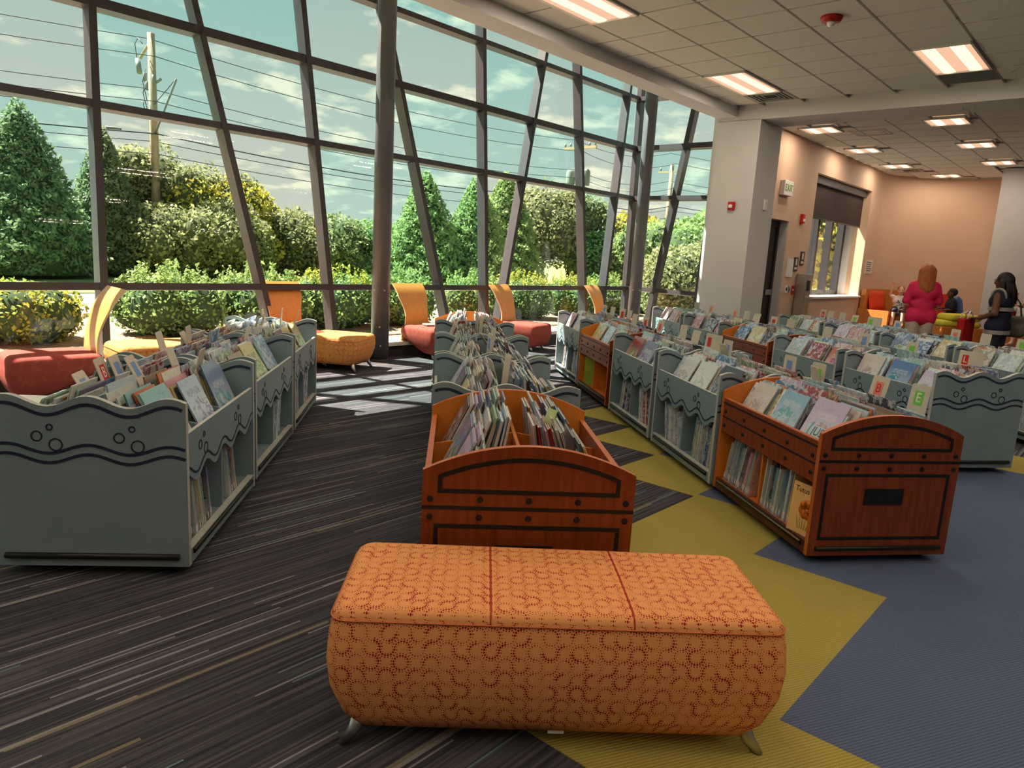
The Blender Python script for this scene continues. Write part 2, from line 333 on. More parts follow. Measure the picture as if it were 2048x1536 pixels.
def spine_mat():
    m = mat_base('book_spine', (0.5, 0.5, 0.5, 1), 0.3, 0.5); x = NX(m); oi = x.n('ShaderNodeObjectInfo'); hs = x.n('ShaderNodeHueSaturation'); hs.inputs['Saturation'].default_value = 1.6; x.l(oi.outputs['Color'], hs.inputs['Color'])
    x.l(x.rng(oi.outputs['Random'], 0, 1, 0.22, 0.8), hs.inputs['Value']); o = x.xyz(x.tc('Object')); lab = x.m_('LESS_THAN', x.m_('ABSOLUTE', x.m_('SUBTRACT', o[2], 0.035)), 0.018)
    x.l(x.mix(lab, hs.outputs[0], lin(226, 222, 212)), P(m).inputs['Base Color']); return m
M['spine'] = spine_mat()
M['cover'] = cover_mat('book_cover', False); M['cover_attr'] = cover_mat('book_cover_far', True)
def leaf_mat(name, c1, c2, c3, rough=0.6):
    m = mat_base(name, c1, rough, 0.25); x = NX(m); g = x.n('ShaderNodeNewGeometry'); r = g.outputs['Random Per Island']
    oi = x.n('ShaderNodeObjectInfo'); lg = x.noise(x.tc('Object'), 0.9, 2)
    b = x.mix(r, c1, c2); b = x.mix(x.rng(lg, 0.45, 0.7, 0.0, 0.8), b, c3); x.l(b, P(m).inputs['Base Color'])
    # thin leaves pass some light
    nt = m.node_tree; tr = x.n('ShaderNodeBsdfTranslucent'); x.l(b, tr.inputs[0]); mx = x.n('ShaderNodeMixShader'); mx.inputs[0].default_value = 0.45
    out = nt.nodes['Material Output']; x.l(P(m).outputs[0], mx.inputs[1]); x.l(tr.outputs[0], mx.inputs[2]); x.l(mx.outputs[0], out.inputs[0]); return m
M['leaf_conifer'] = leaf_mat('conifer_leaf', lin(100, 122, 92), lin(148, 164, 122), lin(122, 142, 102))
M['leaf_bright'] = leaf_mat('bright_conifer_leaf', lin(112, 144, 92), lin(162, 188, 118), lin(134, 164, 100))
M['leaf_tree'] = leaf_mat('broadleaf', lin(122, 134, 96), lin(170, 176, 124), lin(146, 154, 106))
M['leaf_gold'] = leaf_mat('golden_leaf', lin(164, 168, 74), lin(218, 204, 84), lin(188, 182, 78))
M['leaf_hedge'] = leaf_mat('hedge_leaf', lin(106, 138, 86), lin(170, 192, 112), lin(130, 160, 96))
M['leaf_hedgey'] = leaf_mat('sunny_hedge_leaf', lin(120, 146, 70), lin(200, 194, 84), lin(164, 174, 78))
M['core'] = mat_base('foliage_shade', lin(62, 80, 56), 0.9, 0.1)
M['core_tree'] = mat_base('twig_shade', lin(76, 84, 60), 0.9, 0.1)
M['bark'] = mat_noise('bark', lin(104, 88, 70), lin(82, 68, 54), 12, 0.9, stretch=(1, 1, 0.2), bump=0.3)
M['pole'] = mat_noise('weathered_pole', lin(176, 158, 130), lin(150, 132, 108), 8, 0.9, stretch=(4, 4, 0.3), bump=0.2)
M['wire'] = mat_base('wire', lin(60, 66, 74), 0.6)
M['hardware'] = mat_base('grey_hardware', lin(120, 128, 124), 0.6)
M['ground'] = mat_noise('pale_paving', lin(196, 170, 152), lin(180, 152, 134), 1.4, 0.9, coords='Object')
M['mulch'] = mat_noise('mulch', lin(128, 98, 78), lin(176, 146, 120), 14, 0.95)
M['asphalt'] = mat_noise('asphalt', lin(132, 136, 130), lin(120, 122, 118), 30, 0.9)
M['roadline'] = mat_base('yellow_road_line', lin(206, 180, 110), 0.8)
M['grass'] = mat_noise('grass_ground', lin(112, 126, 70), lin(142, 142, 86), 3, 0.95)
# ------------------------------------------------------------------ the setting (local frame: u along the window wall, v towards it)
CEIL = 3.91
def uvobj(name, mb, mats, parent=None): 
    o = link(name, mb.mesh(name, mats), parent)
    if parent is None: o.matrix_world = UVM
    return o
def struct(name, mb, mats, label, cat):
    return tag(uvobj(name, mb, mats), label, cat, kind='structure')
floor = struct('floor', MB().box((-8, -9, -0.12), (22, 7.95, 0.0)), M['carpet'], 'charcoal carpet with fine pale stripes covering the library floor', 'floor')
def slab(poly, z0, z1):
    mb = MB(); mb.prism(poly, lambda p: (p[0], p[1], z0), lambda p: (p[0], p[1], z1)); return mb
yel = [(1.62, -9), (2.28, -9), (2.28, .715), (3.58, .715), (3.58, 1.367), (4.25, 1.367), (4.25, 2.04), (4.92, 2.04), (4.92, 2.73), (5.6, 2.73), (5.6, 3.37), (6.2, 3.37), (6.2, 4.05), (5.54, 4.05), (5.54, 3.37), (4.87, 3.37), (4.87, 2.73), (4.2, 2.73), (4.2, 2.04), (1.62, 2.04)]
uvobj('carpet_zone', slab(yel, 0.0, 0.004), M['carpet_yellow'], floor)['label'] = 'mustard yellow carpet band with stepped edges'
blu = [(2.28, -9), (6.85, -9), (6.85, 3.37), (5.6, 3.37), (5.6, 2.73), (4.92, 2.73), (4.92, 2.04), (4.25, 2.04), (4.25, 1.367), (3.58, 1.367), (3.58, .715), (2.28, .715)]
uvobj('carpet_zone', slab(blu, 0.0, 0.004), M['carpet_blue'], floor)['label'] = 'slate blue carpet field with stepped edge'
uvobj('carpet_zone', slab([(6.85, -9), (7.52, -9), (7.52, 3.37), (6.85, 3.37)], 0.0, 0.004), M['carpet_yellow'], floor)['label'] = 'second mustard carpet band beyond the blue field'
# ceiling: slab, grid bars, tiles one by one where the photograph shows them
ceil = struct('ceiling', MB().box((-8, -9, CEIL + 0.02), (22, 5.25, CEIL + 0.2)), M['ceil'], 'suspended white acoustic tile ceiling over the book bins', 'ceiling')
TILE = 0.61; U0 = 7.67 - 0.61 * 30; V0 = 4.85
troffers = {}
def add_tile_mesh():
    mb = MB(); mb.box((-TILE / 2 + .012, -TILE / 2 + .012, -0.012), (TILE / 2 - .012, TILE / 2 - .012, 0.02)); return mb.mesh('tile', M['ceil'])
tile_me = add_tile_mesh()
tile_grey = MB().box((-TILE / 2 + .012, -TILE / 2 + .012, -0.012), (TILE / 2 - .012, TILE / 2 - .012, 0.02)).mesh('tile', M['ceilgray'])
Rt = _R.transposed()
def project(p):
    c = Rt @ (Vector(p) - Vector((0, 0, 1.5)))
    if c.z > -0.05: return None
    return 1024 + 1433 * c.x / -c.z, 768 - 1433 * c.y / -c.z
def inframe(p, m=60):
    q = project(p); return q is not None and -m < q[0] < 2048 + m and -m < q[1] < 1536 + m
TR_MAIN = [(5.23 + 3.66 * k, 4.24 - 2.44 * j) for k in (-2, -1, 0, 1) for j in range(4)]
TR_FAR = [(12.83, 4.46), (15.27, 4.46), (17.7, 4.46), (12.83, 2.54), (15.27, 2.54), (17.7, 2.54), (19.65, 3.85)]
def covered(u, v):
    for (a, b) in TR_MAIN:
        if a - .02 < u < a + 1.24 and b - .02 < v < b + .63: return True
    for (a, b) in TR_FAR:
        if abs(u - a - .305) < .32 and abs(v - b - .305) < .32: return True
    for (a, b) in VENTS:
        if abs(u - a) < .25 and abs(v - b) < .25: return True
    return False
VENTS = [(10.415, 4.545), (13.73, 4.12), (18.9, 4.77 - .0), (18.6, 2.2)]
grid = MB()
def outer(u, v):                                  # inside the curved end wall?
    if v > 5.28: return False
    if u > 19.3 and (u - 19.3) ** 2 + (max(v, 3.7) - 3.7) ** 2 > 1.55 ** 2: return False
    return u < 20.9 and not (u > 19.0 and v < 2.9)
tiles = []
for i in range(64):
    u = U0 + (i - 6) * TILE + TILE / 2
    if u < 3.0 or u > 21: continue
    if 10.45 < u - TILE / 2 + .02 and u < 11.85: 
        if not (u + TILE / 2 <= 10.75): continue
    for j in range(-1, 20):
        v = V0 - j * TILE - TILE / 2
        if u < 11 and v > 5.3: continue
        if u > 11 and not outer(u + .2, v): continue
        if not any(inframe(W(u + a, v + b, CEIL)) for a in (-.3, .3) for b in (-.3, .3)): continue
        if covered(u, v): continue
        tiles.append((u, v))
tiles.sort(key=lambda t: t[0] ** 2 + t[1] ** 2)
for (u, v) in tiles[:300]:
    grey = (abs(u - 10.415) < .2 and abs(v - 2.1) < .2) or (11.8 < u < 12.5 and v < 3.6 and False)
    o = link('tile', tile_grey if grey else tile_me, ceil); o.location = (u, v, CEIL)
for i in range(0, 64):
    u = U0 + (i - 6) * TILE
    if u < 3 or u > 20.9 or 10.9 < u < 11.8: continue
    grid.box((u - .012, -2.5, CEIL - .004), (u + .012, 5.25, CEIL + .02))
for j in range(-1, 14):
    v = V0 - j * TILE
    if v > 5.25: continue
    grid.box((2.5, v - .012, CEIL - .014), (10.9, v + .012, CEIL + .02)); grid.box((11.7, v - .012, CEIL - .014), (20.9, v + .012, CEIL + .02))
uvobj('grid_bars', grid, M['ceilgrid'], ceil)
# plain ceiling beyond the frame
uvobj('ceiling_field', MB().box((-8, -9, CEIL - .008), (2.5, 5.25, CEIL + .03)).box((2.5, -9, CEIL - .008), (21, -2.5, CEIL + .03)), M['ceil'], ceil)
# bulkhead, beam, upper wall and high roof above the glass
struct('bulkhead', MB().box((-8, 5.25, 3.755), (10.9, 5.57, 6.25)), M['wall'], 'white bulkhead running along the ceiling edge beside the glass wall', 'bulkhead')
struct('beam', MB().box((10.9, -9, 3.70), (11.62, 5.57, 4.05)), M['wall'], 'white beam crossing the ceiling above the pillar', 'beam')
struct('wall_upper', MB().box((10.9, 5.25, 4.05), (13.6, 5.57, 6.25)), M['wall'], 'white upper wall above the beam by the glass corner', 'wall')
struct('ceiling_high', MB().box((-8, 5.25, 6.2), (13.8, 8.75, 6.4)), M['wall'], 'high white ceiling above the glass wall', 'ceiling')
pillar = struct('pillar', MB().box((10.9, 4.86, 0), (11.72, 5.575, 3.71)), M['wall'], 'broad white square pillar at the end of the glass wall', 'pillar')
struct('wall_link', MB().box((11.72, 5.3, 0), (12.77, 5.6, 4.05)).box((12.45, 5.6, 0), (12.76, 6.42, 6.2)), M['wall'], 'white wall between the pillar and the doorway', 'wall')
# orange wall with door and window openings, curved end
ow = MB()
for a, b in (((13.6, 0), (14.77, CEIL)), ((12.77, 2.37), (13.6, CEIL)), ((14.77, 0), (18.36, .955)), ((14.77, 3.385), (18.36, CEIL)), ((18.36, 0), (19.3, CEIL))):
    ow.box((a[0], 5.3, a[1]), (b[0], 5.62, b[1]))
uvobj_ow = struct('wall_window', ow, M['orangewall'], 'warm tan wall with a doorway and a blind-covered window', 'wall')
cw = MB(); nseg = 20; pts = []
for k in range(nseg + 1):
    t = math.pi / 2 * (1 - k / nseg); pts.append((19.3 + 1.6 * math.cos(t), 3.7 + 1.6 * math.sin(t)))
pts += [(20.9, 2.9), (20.9, 2.0)]
vs = []; 
for (a, b) in pts: vs += [(a, b, 0), (a, b, CEIL)]
cw.add(vs, [(2 * i, 2 * i + 2, 2 * i + 3, 2 * i + 1) for i in range(len(pts) - 1)], smooth=True)
vs2 = []
for i, (a, b) in enumerate(pts): 
    d = Vector((a - 19.3, b - 3.7)) if i <= nseg else Vector((1, 0)); d.normalize(); vs2 += [(a + d.x * .15, b + d.y * .15, 0), (a + d.x * .15, b + d.y * .15, CEIL)]
cw.add(vs2, [(2 * i, 2 * i + 1, 2 * i + 3, 2 * i + 2) for i in range(len(pts) - 1)])
struct('wall_curved', cw, M['orangewall'], 'curved tan wall behind the built-in seating', 'wall')
struct('wall_far', MB().box((19.1, -9, 0), (20.9, 2.9, CEIL)), M['wall'], 'white far wall standing proud of the curved wall', 'wall')
struct('wall_back', MB().box((-8, -9.2, 0), (21, -9, CEIL + .2)), M['wall'], 'white wall behind the viewer', 'wall')
struct('wall_side', MB().box((-8.2, -9.2, 0), (-8, 8.6, 6.3)), M['wall'], 'white side wall behind the viewer by the glass', 'wall')
# ---- glass wall: plane v = 8.0 + 0.1 z
GT = 0.1
def gv(z): return 8.0 + GT * z
win = empty('window_1', UVM); tag(win, 'tall outward-leaning glass wall in a dark frame with slanting mullions', 'window', kind='structure')
RAILZ = [0.14, 0.93, 2.75, 3.74, 4.74, 6.2]
MUL = [(-6.5, -6.5), (-4.2, -5.2), (-2.7, -2.75), (-.55, -1.9), (0.1, 0.05), (1.75, 0.7), (2.75, 2.89), (4.70, 3.55), (5.52, 5.30), (7.68, 6.42), (8.46, 8.57), (8.68, 10.45), (11.19, 11.08), (11.62, 13.05)]  # u at z=0 and at z=6.2... refined below
MULTOP = []
def mull_u(k, z):
    a, b = MUL[k]; return a + (b - a) * z / 6.2
for k, (z1, u1, z2, u2) in {6: (.92, 2.76, 3.61, 2.86), 7: (.94, 4.54, 3.8, 3.96), 8: (.92, 5.50, 3.8, 5.33), 9: (.95, 7.47, 3.87, 6.78), 10: (.97, 8.46, 4.6, 8.53), 11: (.97, 8.94, 4.72, 10.03), 12: (.94, 11.17, 4.78, 11.07), 13: (.89, 11.84, 4.8, 12.74)}.items():
    s = (u2 - u1) / (z2 - z1); MUL[k] = (u1 - s * z1, u1 + s * (6.2 - z1))
def bar(mb, p0, p1, wdir, w, ddir, d):
    """rectangular bar from p0 to p1 (its inner face centre line), width w along wdir, depth d along ddir"""
    p0, p1, wd, dd = Vector(p0), Vector(p1), Vector(wdir).normalized(), Vector(ddir).normalized()
    vs = []
    for p in (p0, p1):
        for (a, b) in ((-.5, 0), (.5, 0), (.5, 1), (-.5, 1)): vs.append(p + wd * (a * w) + dd * (b * d))
    mb.add(vs, [(0, 1, 2, 3), (7, 6, 5, 4), (0, 4, 5, 1), (1, 5, 6, 2), (2, 6, 7, 3), (3, 7, 4, 0)])
GN = Vector((0, 1, -GT)).normalized()
for k in range(len(MUL)):
    mb = MB(); bar(mb, (mull_u(k, 0.0), gv(0) - .02, 0.0), (mull_u(k, 6.2), gv(6.2) - .02, 6.2), (1, 0, 0), 0.075, GN, 0.17); uvobj('mullion', mb, M['mullion'], win)
for z in RAILZ[1:]:
    mb = MB(); h = 0.10 if z > 3.7 and z < 3.8 else 0.075
    bar(mb, (-8, gv(z) - .012, z), (12.65 + .12 * z, gv(z) - .012, z), (0, GT, 1), h, GN, 0.15); uvobj('transom', mb, M['mullion'], win)
BOXF = [(0, 3, 2, 1), (4, 5, 6, 7), (0, 1, 5, 4), (1, 2, 6, 5), (2, 3, 7, 6), (3, 0, 4, 7)]
# panes: one per bay and row
rowcol = {3: {6: 't', 7: 't', 8: 'b', 9: 'b', 10: 't', 11: 'b', 12: 't'}, 2: {5: 'b', 6: 't', 7: 'm', 8: 'm', 9: 't', 10: 't', 11: 't', 12: 'b', 13: 'b'},
          1: {5: 't', 6: 'b', 7: 'b', 8: 't', 9: 't', 10: 'b', 11: 'b', 12: 't', 13: 'b'}, 0: {5: 'b', 6: 'm', 7: 'm', 8: 't', 9: 'b', 10: 'm', 11: 't', 12: 't', 13: 'm'}}
gm = {'t': M['glass_teal'], 'b': M['glass_beige'], 'm': M['glass_mid']}
for k in range(len(MUL)):
    for r in range(5):
        z0, z1 = RAILZ[r] , RAILZ[r + 1]
        ua0, ua1 = mull_u(k, z0), mull_u(k, z1)
        if k + 1 < len(MUL): ub0, ub1 = mull_u(k + 1, z0), mull_u(k + 1, z1)
        else: ub0, ub1 = 12.55 + .12 * z0, 12.55 + .12 * z1
        if ub1 - ua1 < .12 and ub0 - ua0 < .12: continue
        ub1 = max(ub1, ua1 + .02)
        mb = MB(); vs = []
        for dv in (0.11, 0.118):
            vs += [(ua0, gv(z0) + dv, z0), (ub0, gv(z0) + dv, z0), (ub1, gv(z1) + dv, z1), (ua1, gv(z1) + dv, z1)]
        mb.add(vs, BOXF); uvobj('pane', mb, gm[rowcol.get(r, {}).get(k, 'mtb'[(k + r) % 3])], win)
# return glass at the corner: plane u = 12.55 + 0.12 z
win2 = empty('window_2', UVM); tag(win2, 'narrow glass return between the far column and the pillar', 'window', kind='structure')
def gu(z): return 12.55 + .12 * z
RN = Vector((1, 0, -.12)).normalized()
for (v0, v1) in ((7.58, 7.08), (6.52, 6.63), (8.12, 8.62)):
    mb = MB(); bar(mb, (gu(0), v0, 0), (gu(6.2), v1, 6.2), (0, 1, 0), 0.10, RN, 0.16); uvobj('mullion', mb, M['mullion'], win2)
for z in RAILZ[1:]:
    mb = MB(); bar(mb, (gu(z) - .01, 6.4, z), (gu(z) - .01, gv(z) + .1, z), (.12, 0, 1), 0.10 if 3.7 < z < 3.8 else .08, RN, 0.15); uvobj('transom', mb, M['mullion'], win2)
for r in range(5):
    z0, z1 = RAILZ[r], RAILZ[r + 1]
    for (a0, a1, b0, b1, c) in ((7.58 - .5 * z0 / 6.2, 7.58 - .5 * z1 / 6.2, gv(z0), gv(z1), 'tbtmb'[r]), (6.5, 6.5, 7.58 - .5 * z0 / 6.2, 7.58 - .5 * z1 / 6.2, 'bmtbt'[r])):
        mb = MB(); mb.add([q for d in (.1, .108) for q in ((gu(z0) + d, a0, z0), (gu(z0) + d, b0, z0), (gu(z1) + d, b1, z1), (gu(z1) + d, a1, z1))], BOXF); uvobj('pane', mb, gm[c], win2)
# sill and dark curb under the glass
struct('trim_1', MB().box((-8, 7.78, 0.0), (12.6, 8.0, 0.15), 1).box((-8, 7.72, 0.15), (12.6, 8.12, 0.19), 0), [M['sill'], M['base_dark']], 'pale sill on a dark curb under the glass wall', 'sill')
struct('trim_2', MB().box((12.6, 6.4, 0.0), (12.75, 8.1, 0.15), 1).box((12.5, 6.4, 0.15), (12.8, 8.1, 0.19), 0), [M['sill'], M['base_dark']], 'pale sill on a dark curb under the corner glass', 'sill')
# round columns
def column(u, v, label):
    root = empty('round_column', Matrix.Translation(W(u, v, 0))); tag(root, label, 'column')
    MB().lathe([(.118, 0), (.118, 6.25)], 28).build('shaft', M['column'], root)
    b = MB()
    for (z, a) in ((.45, -1.45), (.93, -1.0), (.93, -2.1), (.2, -1.3)):
        d = Vector((math.cos(a), math.sin(a), 0)); b.tube([d * .114 + Vector((0, 0, z)), d * .124 + Vector((0, 0, z))], .012, 8)
    b.build('bolt', M['steel'], root)
    MB().lathe([(.13, 0), (.13, .012)], 28).build('base_ring', M['column'], root)
column(5.955, 7.61, 'grey round steel column beside the patterned ottoman'); column(12.17, 7.6, 'grey round steel column at the far glass corner')
# ------------------------------------------------------------------ ceiling fixtures
def lamp(parent, name, size_x, size_y, power, loc):
    d = bpy.data.lights.new(name, 'AREA'); d.shape = 'RECTANGLE'; d.size = size_x; d.size_y = size_y; d.energy = power; d.color = (1.0, 0.86, 0.70)
    o = bpy.data.objects.new(name, d); COL.objects.link(o); o.parent = parent; o.location = loc; return o
def troffer(u, v, lu, lv, far, label):
    T = UVM @ Matrix.Translation((u + lu / 2, v + lv / 2, CEIL))
    r = empty('ceiling_light', T); tag(r, label, 'ceiling light', 'recessed ceiling lights')
    hu, hv = lu / 2 - .012, lv / 2 - .012
    f = MB()
    for a, b in (((-hu, -hv), (hu, -hv + .022)), ((-hu, hv - .022), (hu, hv)), ((-hu, -hv), (-hu + .022, hv)), ((hu - .022, -hv), (hu, hv))): f.box((a[0], a[1], -.034), (b[0], b[1], .006))
    f.build('frame', M['white'], r)
    MB().box((-hu + .02, -hv + .02, -.018), (hu - .02, hv - .02, -.015)).build('reflector', M['lamp_reflector_glow'], r)
    for k in (-1, 1):
        c = k * hv * .46; w = hv * .24; mb = MB(); n = 7; prof = [(c + w * math.cos(math.pi * i / (n - 1)), -.016 - .014 * math.sin(math.pi * i / (n - 1))) for i in range(n)]
        mb.prism(prof, lambda p: (-hu + .03, p[0], p[1]), lambda p: (hu - .03, p[0], p[1]), smooth=True); mb.build('lamp_lens', M['lamp_cream'] if far else M['lamp_lens'], r)
        lamp(r, 'lamp_tube', 2 * hu - .1, .014, TROFFER_POWER * (0.8 if far else 1.0), (0, c, -.032))
names = {(5.23, 4.24): 'long recessed ceiling light nearest the bulkhead at the top edge', (8.89, 4.24): 'long recessed ceiling light beside the louvred vent near the bulkhead', (8.89, 1.80): 'long recessed ceiling light beside the grey ceiling tile'}
for (a, b) in TR_MAIN:
    k = (round(a, 2), round(b, 2)); troffer(a, b, 1.22, .61, False, names.get(k, 'recessed ceiling light overhead behind the viewer'))
fl = ['square ceiling light just past the beam, nearest the tan wall', 'square ceiling light second from the beam along the tan wall', 'square ceiling light third from the beam along the tan wall',
      'square ceiling light just past the beam, above the far seating aisle', 'square ceiling light second from the beam at the right edge', 'square ceiling light by the corner of the white far wall', 'square ceiling light nearest the curved wall']
for (a, b), s in zip(TR_FAR, fl): troffer(a, b, .61, .61, True, s)
def vent(u, v, label):
    r = empty('ceiling_vent', UVM @ Matrix.Translation((u, v, CEIL))); tag(r, label, 'vent', 'ceiling vents')
    MB().box((-.29, -.29, -.008), (.29, .29, -.006)).build('backing', M['ventdark'], r)
    f = MB()
    for a, b in (((-.295, -.295), (.295, -.25)), ((-.295, .25), (.295, .295)), ((-.295, -.25), (-.25, .25)), ((.25, -.25), (.295, .25))): f.box((a[0], a[1], -.016), (b[0], b[1], .008))
    f.build('frame', M['vent'], r)
    for k in range(4):
        q = .22 - k * .055; mb = MB()
        for a, b in (((-q, -q), (q, -q + .02)), ((-q, q - .02), (q, q)), ((-q, -q), (-q + .02, q)), ((q - .02, -q), (q, q))): mb.box((a[0], a[1], -.016 + .003 * k), (b[0], b[1], -.004))
        mb.build('louvre', M['vent'], r)
for (u, v), s in zip(VENTS, ['louvred ceiling vent beside the long light near the bulkhead', 'louvred ceiling vent past the beam between two square lights', 'louvred ceiling vent near the curved wall', 'louvred ceiling vent by the white far wall']): vent(u, v, s)
r = empty('strobe_alarm', UVM @ Matrix.Translation((7.46, 2.74, CEIL - .012))); tag(r, 'round red alarm strobe on the ceiling tiles', 'alarm')
MB().lathe([(.10, 0), (.10, -.02), (.085, -.045)], 24).build('housing', M['red'], r)
MB().lathe([(.035, -.045), (.04, -.06), (.028, -.085), (.008, -.095)], 16).build('strobe_lens', M['lens'], r)
# ------------------------------------------------------------------ fixtures on pillar and tan wall
def wallbox(name, u, v, z, du, dv, dz, mat, parent=None): return MB().box((u - du / 2, v - dv, z - dz / 2), (u + du / 2, v, z + dz / 2))
r = empty('fire_alarm', UVM @ Matrix.Translation((10.9, 5.18, 2.42))); tag(r, 'red wall alarm with clear strobe on the white pillar', 'alarm')
bevel(MB().box((-.05, -.055, -.065), (0, .055, .065)).build('housing', M['red'], r), .01)
bevel(MB().box((-.075, -.03, -.03), (-.05, .03, .02)).build('strobe_lens', M['lens'], r), .006)
r = empty('thermostat', UVM @ Matrix.Translation((11.374, 4.86, 2.478))); tag(r, 'small white sensor box on the shaded side of the pillar', 'sensor')
bevel(MB().box((-.05, -.03, -.08), (.05, 0, .08)).build('cover', M['white'], r), .006); MB().box((-.02, -.034, -.09), (.02, 0, -.08)).build('tab', M['white'], r)
r = empty('exit_sign', UVM @ Matrix.Translation((13.17, 5.3, 2.925))); tag(r, 'white exit sign above the dark doorway', 'sign')
bevel(MB().box((-.2, -.09, -.13), (.2, 0, .13)).build('housing', M['white'], r), .008)
M['exit_green'] = mat_base('exit_letters', lin(120, 160, 60), .5)
me = text_mesh('EXIT', .17, .003, M['exit_green']); link('lettering', me, r, Matrix.Translation((0, -.093, 0)) @ Matrix.Rotation(math.pi / 2, 4, 'X'))
r = empty('horn_strobe', UVM @ Matrix.Translation((14.16, 5.3, 2.456))); tag(r, 'narrow red horn strobe between doorway and window', 'alarm')
bevel(MB().box((-.06, -.06, -.09), (.06, 0, .09)).build('housing', M['red'], r), .01); MB().box((-.035, -.08, -.05), (.035, -.06, 0)).build('strobe_lens', M['lens'], r)
# door in its recess
d = empty('door_1', UVM); tag(d, 'dark double door recessed in the tan wall beside the pillar', 'door', kind='structure')
uvobj('recess', MB().box((13.585, 5.31, 0), (13.6, 5.5, 2.37)), M['wall'], d)
uvobj('door_leaf', MB().box((12.77, 5.48, 0), (13.6, 5.53, 2.37)), M['door'], d)
uvobj('door_frame', MB().box((13.1, 5.46, 0), (13.17, 5.49, 2.37)).box((13.5, 5.46, 0), (13.585, 5.49, 2.37)).box((12.77, 5.46, 2.25), (13.585, 5.49, 2.37)), M['door'], d)
uvobj('push_bar', MB().box((12.82, 5.43, 1.0), (13.1, 5.46, 1.1)).box((13.2, 5.43, 1.0), (13.48, 5.46, 1.1)), M['steel'], d)
# window with roller blind
w3 = empty('window_3', UVM); tag(w3, 'deep-set window under a brown roller blind in the tan wall', 'window', kind='structure')
uvobj('reveal', MB().box((14.73, 5.62, .93), (14.77, 5.95, 3.42)).box((18.36, 5.62, .93), (18.4, 5.95, 3.42)).box((14.77, 5.62, .91), (18.36, 5.95, .955)).box((14.77, 5.62, 3.385), (18.36, 5.95, 3.42)), M['wall'], w3)
uvobj('sill', MB().box((14.7, 5.24, .93), (18.42, 5.66, .965)), M['sill'], w3)
for (a, b) in (((14.77, .965), (14.9, 3.385)), ((18.23, .965), (18.36, 3.385)), ((16.5, .965), (16.62, 3.385)), ((17.4, .965), (17.5, 3.385))): uvobj('frame_bar', MB().box((a[0], 5.78, a[1]), (b[0], 5.93, b[1])), M['mullion'], w3)
for (z0, z1) in ((.965, 1.06), (3.3, 3.385)): uvobj('frame_bar', MB().box((14.77, 5.78, z0), (18.36, 5.93, z1)), M['mullion'], w3)
for (a, b) in ((14.9, 16.5), (16.62, 17.4), (17.5, 18.23)): uvobj('pane', MB().box((a, 5.86, 1.06), (b, 5.868, 3.3)), M['glass_mid'], w3)
r = empty('roller_blind', UVM @ Matrix.Translation((16.56, 5.45, 3.385))); tag(r, 'brown roller blind drawn halfway down the side window', 'blind')
bevel(MB().box((-1.78, -.06, -.16), (1.78, .06, 0)).build('cassette', M['mullion'], r), .01)
MB().box((-1.74, .0, -.83), (1.74, .006, -.14)).build('blind_cloth', M['blind'], r); MB().tube([(-1.74, .003, -.83), (1.74, .003, -.83)], .014).build('hem_bar', M['mullion'], r)
# small plates, drinking fountain, wall chart
def plate(name, u, z, w, h, mat, label, cat, inner=None):
    r = empty(name, UVM @ Matrix.Translation((u, 5.3, z))); tag(r, label, cat)
    MB().box((-w / 2, -.015, -h / 2), (w / 2, 0, h / 2)).build('plate', mat, r)
    if inner: 
        for (x0, z0, x1, z1, mm) in inner: MB().box((x0, -.02, z0), (x1, -.014, z1)).build('marking', mm, r)
M['plate_dark'] = mat_base('dark_plate', lin(74, 62, 54), .5)
plate('restroom_sign', 14.46, 1.72, .2, .26, M['plate_dark'], 'dark restroom sign with a pale figure, nearest the window', 'sign', [(-.03, -.02, .03, .1, M['white']), (-.06, -.1, .06, -.06, M['white'])])
plate('restroom_sign', 14.16, 1.60, .2, .26, M['plate_dark'], 'dark restroom sign with a pale figure, nearest the door', 'sign', [(-.03, -.02, .03, .1, M['white']), (-.06, -.1, .06, -.06, M['white'])])
plate('wall_panel', 13.88, 1.52, .3, .34, M['white'], 'plain pale access panel beside the dark doorway', 'panel')
plate('door_button', 13.82, 1.12, .12, .14, M['white'], 'white door button plate beside the dark doorway', 'switch', [(-.03, -.03, .03, .03, M['black'])])
plate('light_switch', 13.97, 1.12, .06, .12, M['steel'], 'grey light switch between button plate and pull station', 'switch', [(-.01, -.02, .01, .02, M['black'])])
plate('pull_station', 14.17, 1.10, .13, .17, M['red'], 'red fire pull station beside the drinking fountain', 'alarm', [(-.04, -.01, .04, .02, M['white'])])
r = empty('drinking_fountain', UVM @ Matrix.Translation((14.42, 5.29, 0))); tag(r, 'tall grey drinking fountain between door and window', 'fountain')
bevel(MB().box((-.15, -.2, .2), (.15, 0, 1.42)).build('body', M['steel'], r), .015); MB().box((-.13, -.26, .86), (.13, -.2, .98)).build('basin', M['steel'], r); MB().box((-.05, -.215, 1.1), (.05, -.2, 1.3)).build('spout_panel', M['black'], r)
plate('wall_notice', 18.9, 1.66, .5, .32, M['white'], 'small printed notice on the tan wall beside the window', 'notice', [(-.2, .1 - .05 * k, .16 - .04 * (k % 3), .115 - .05 * k, M['plate_dark']) for k in range(5)] + [(-.24, -.14, -.23, .14, M['plate_dark'])])
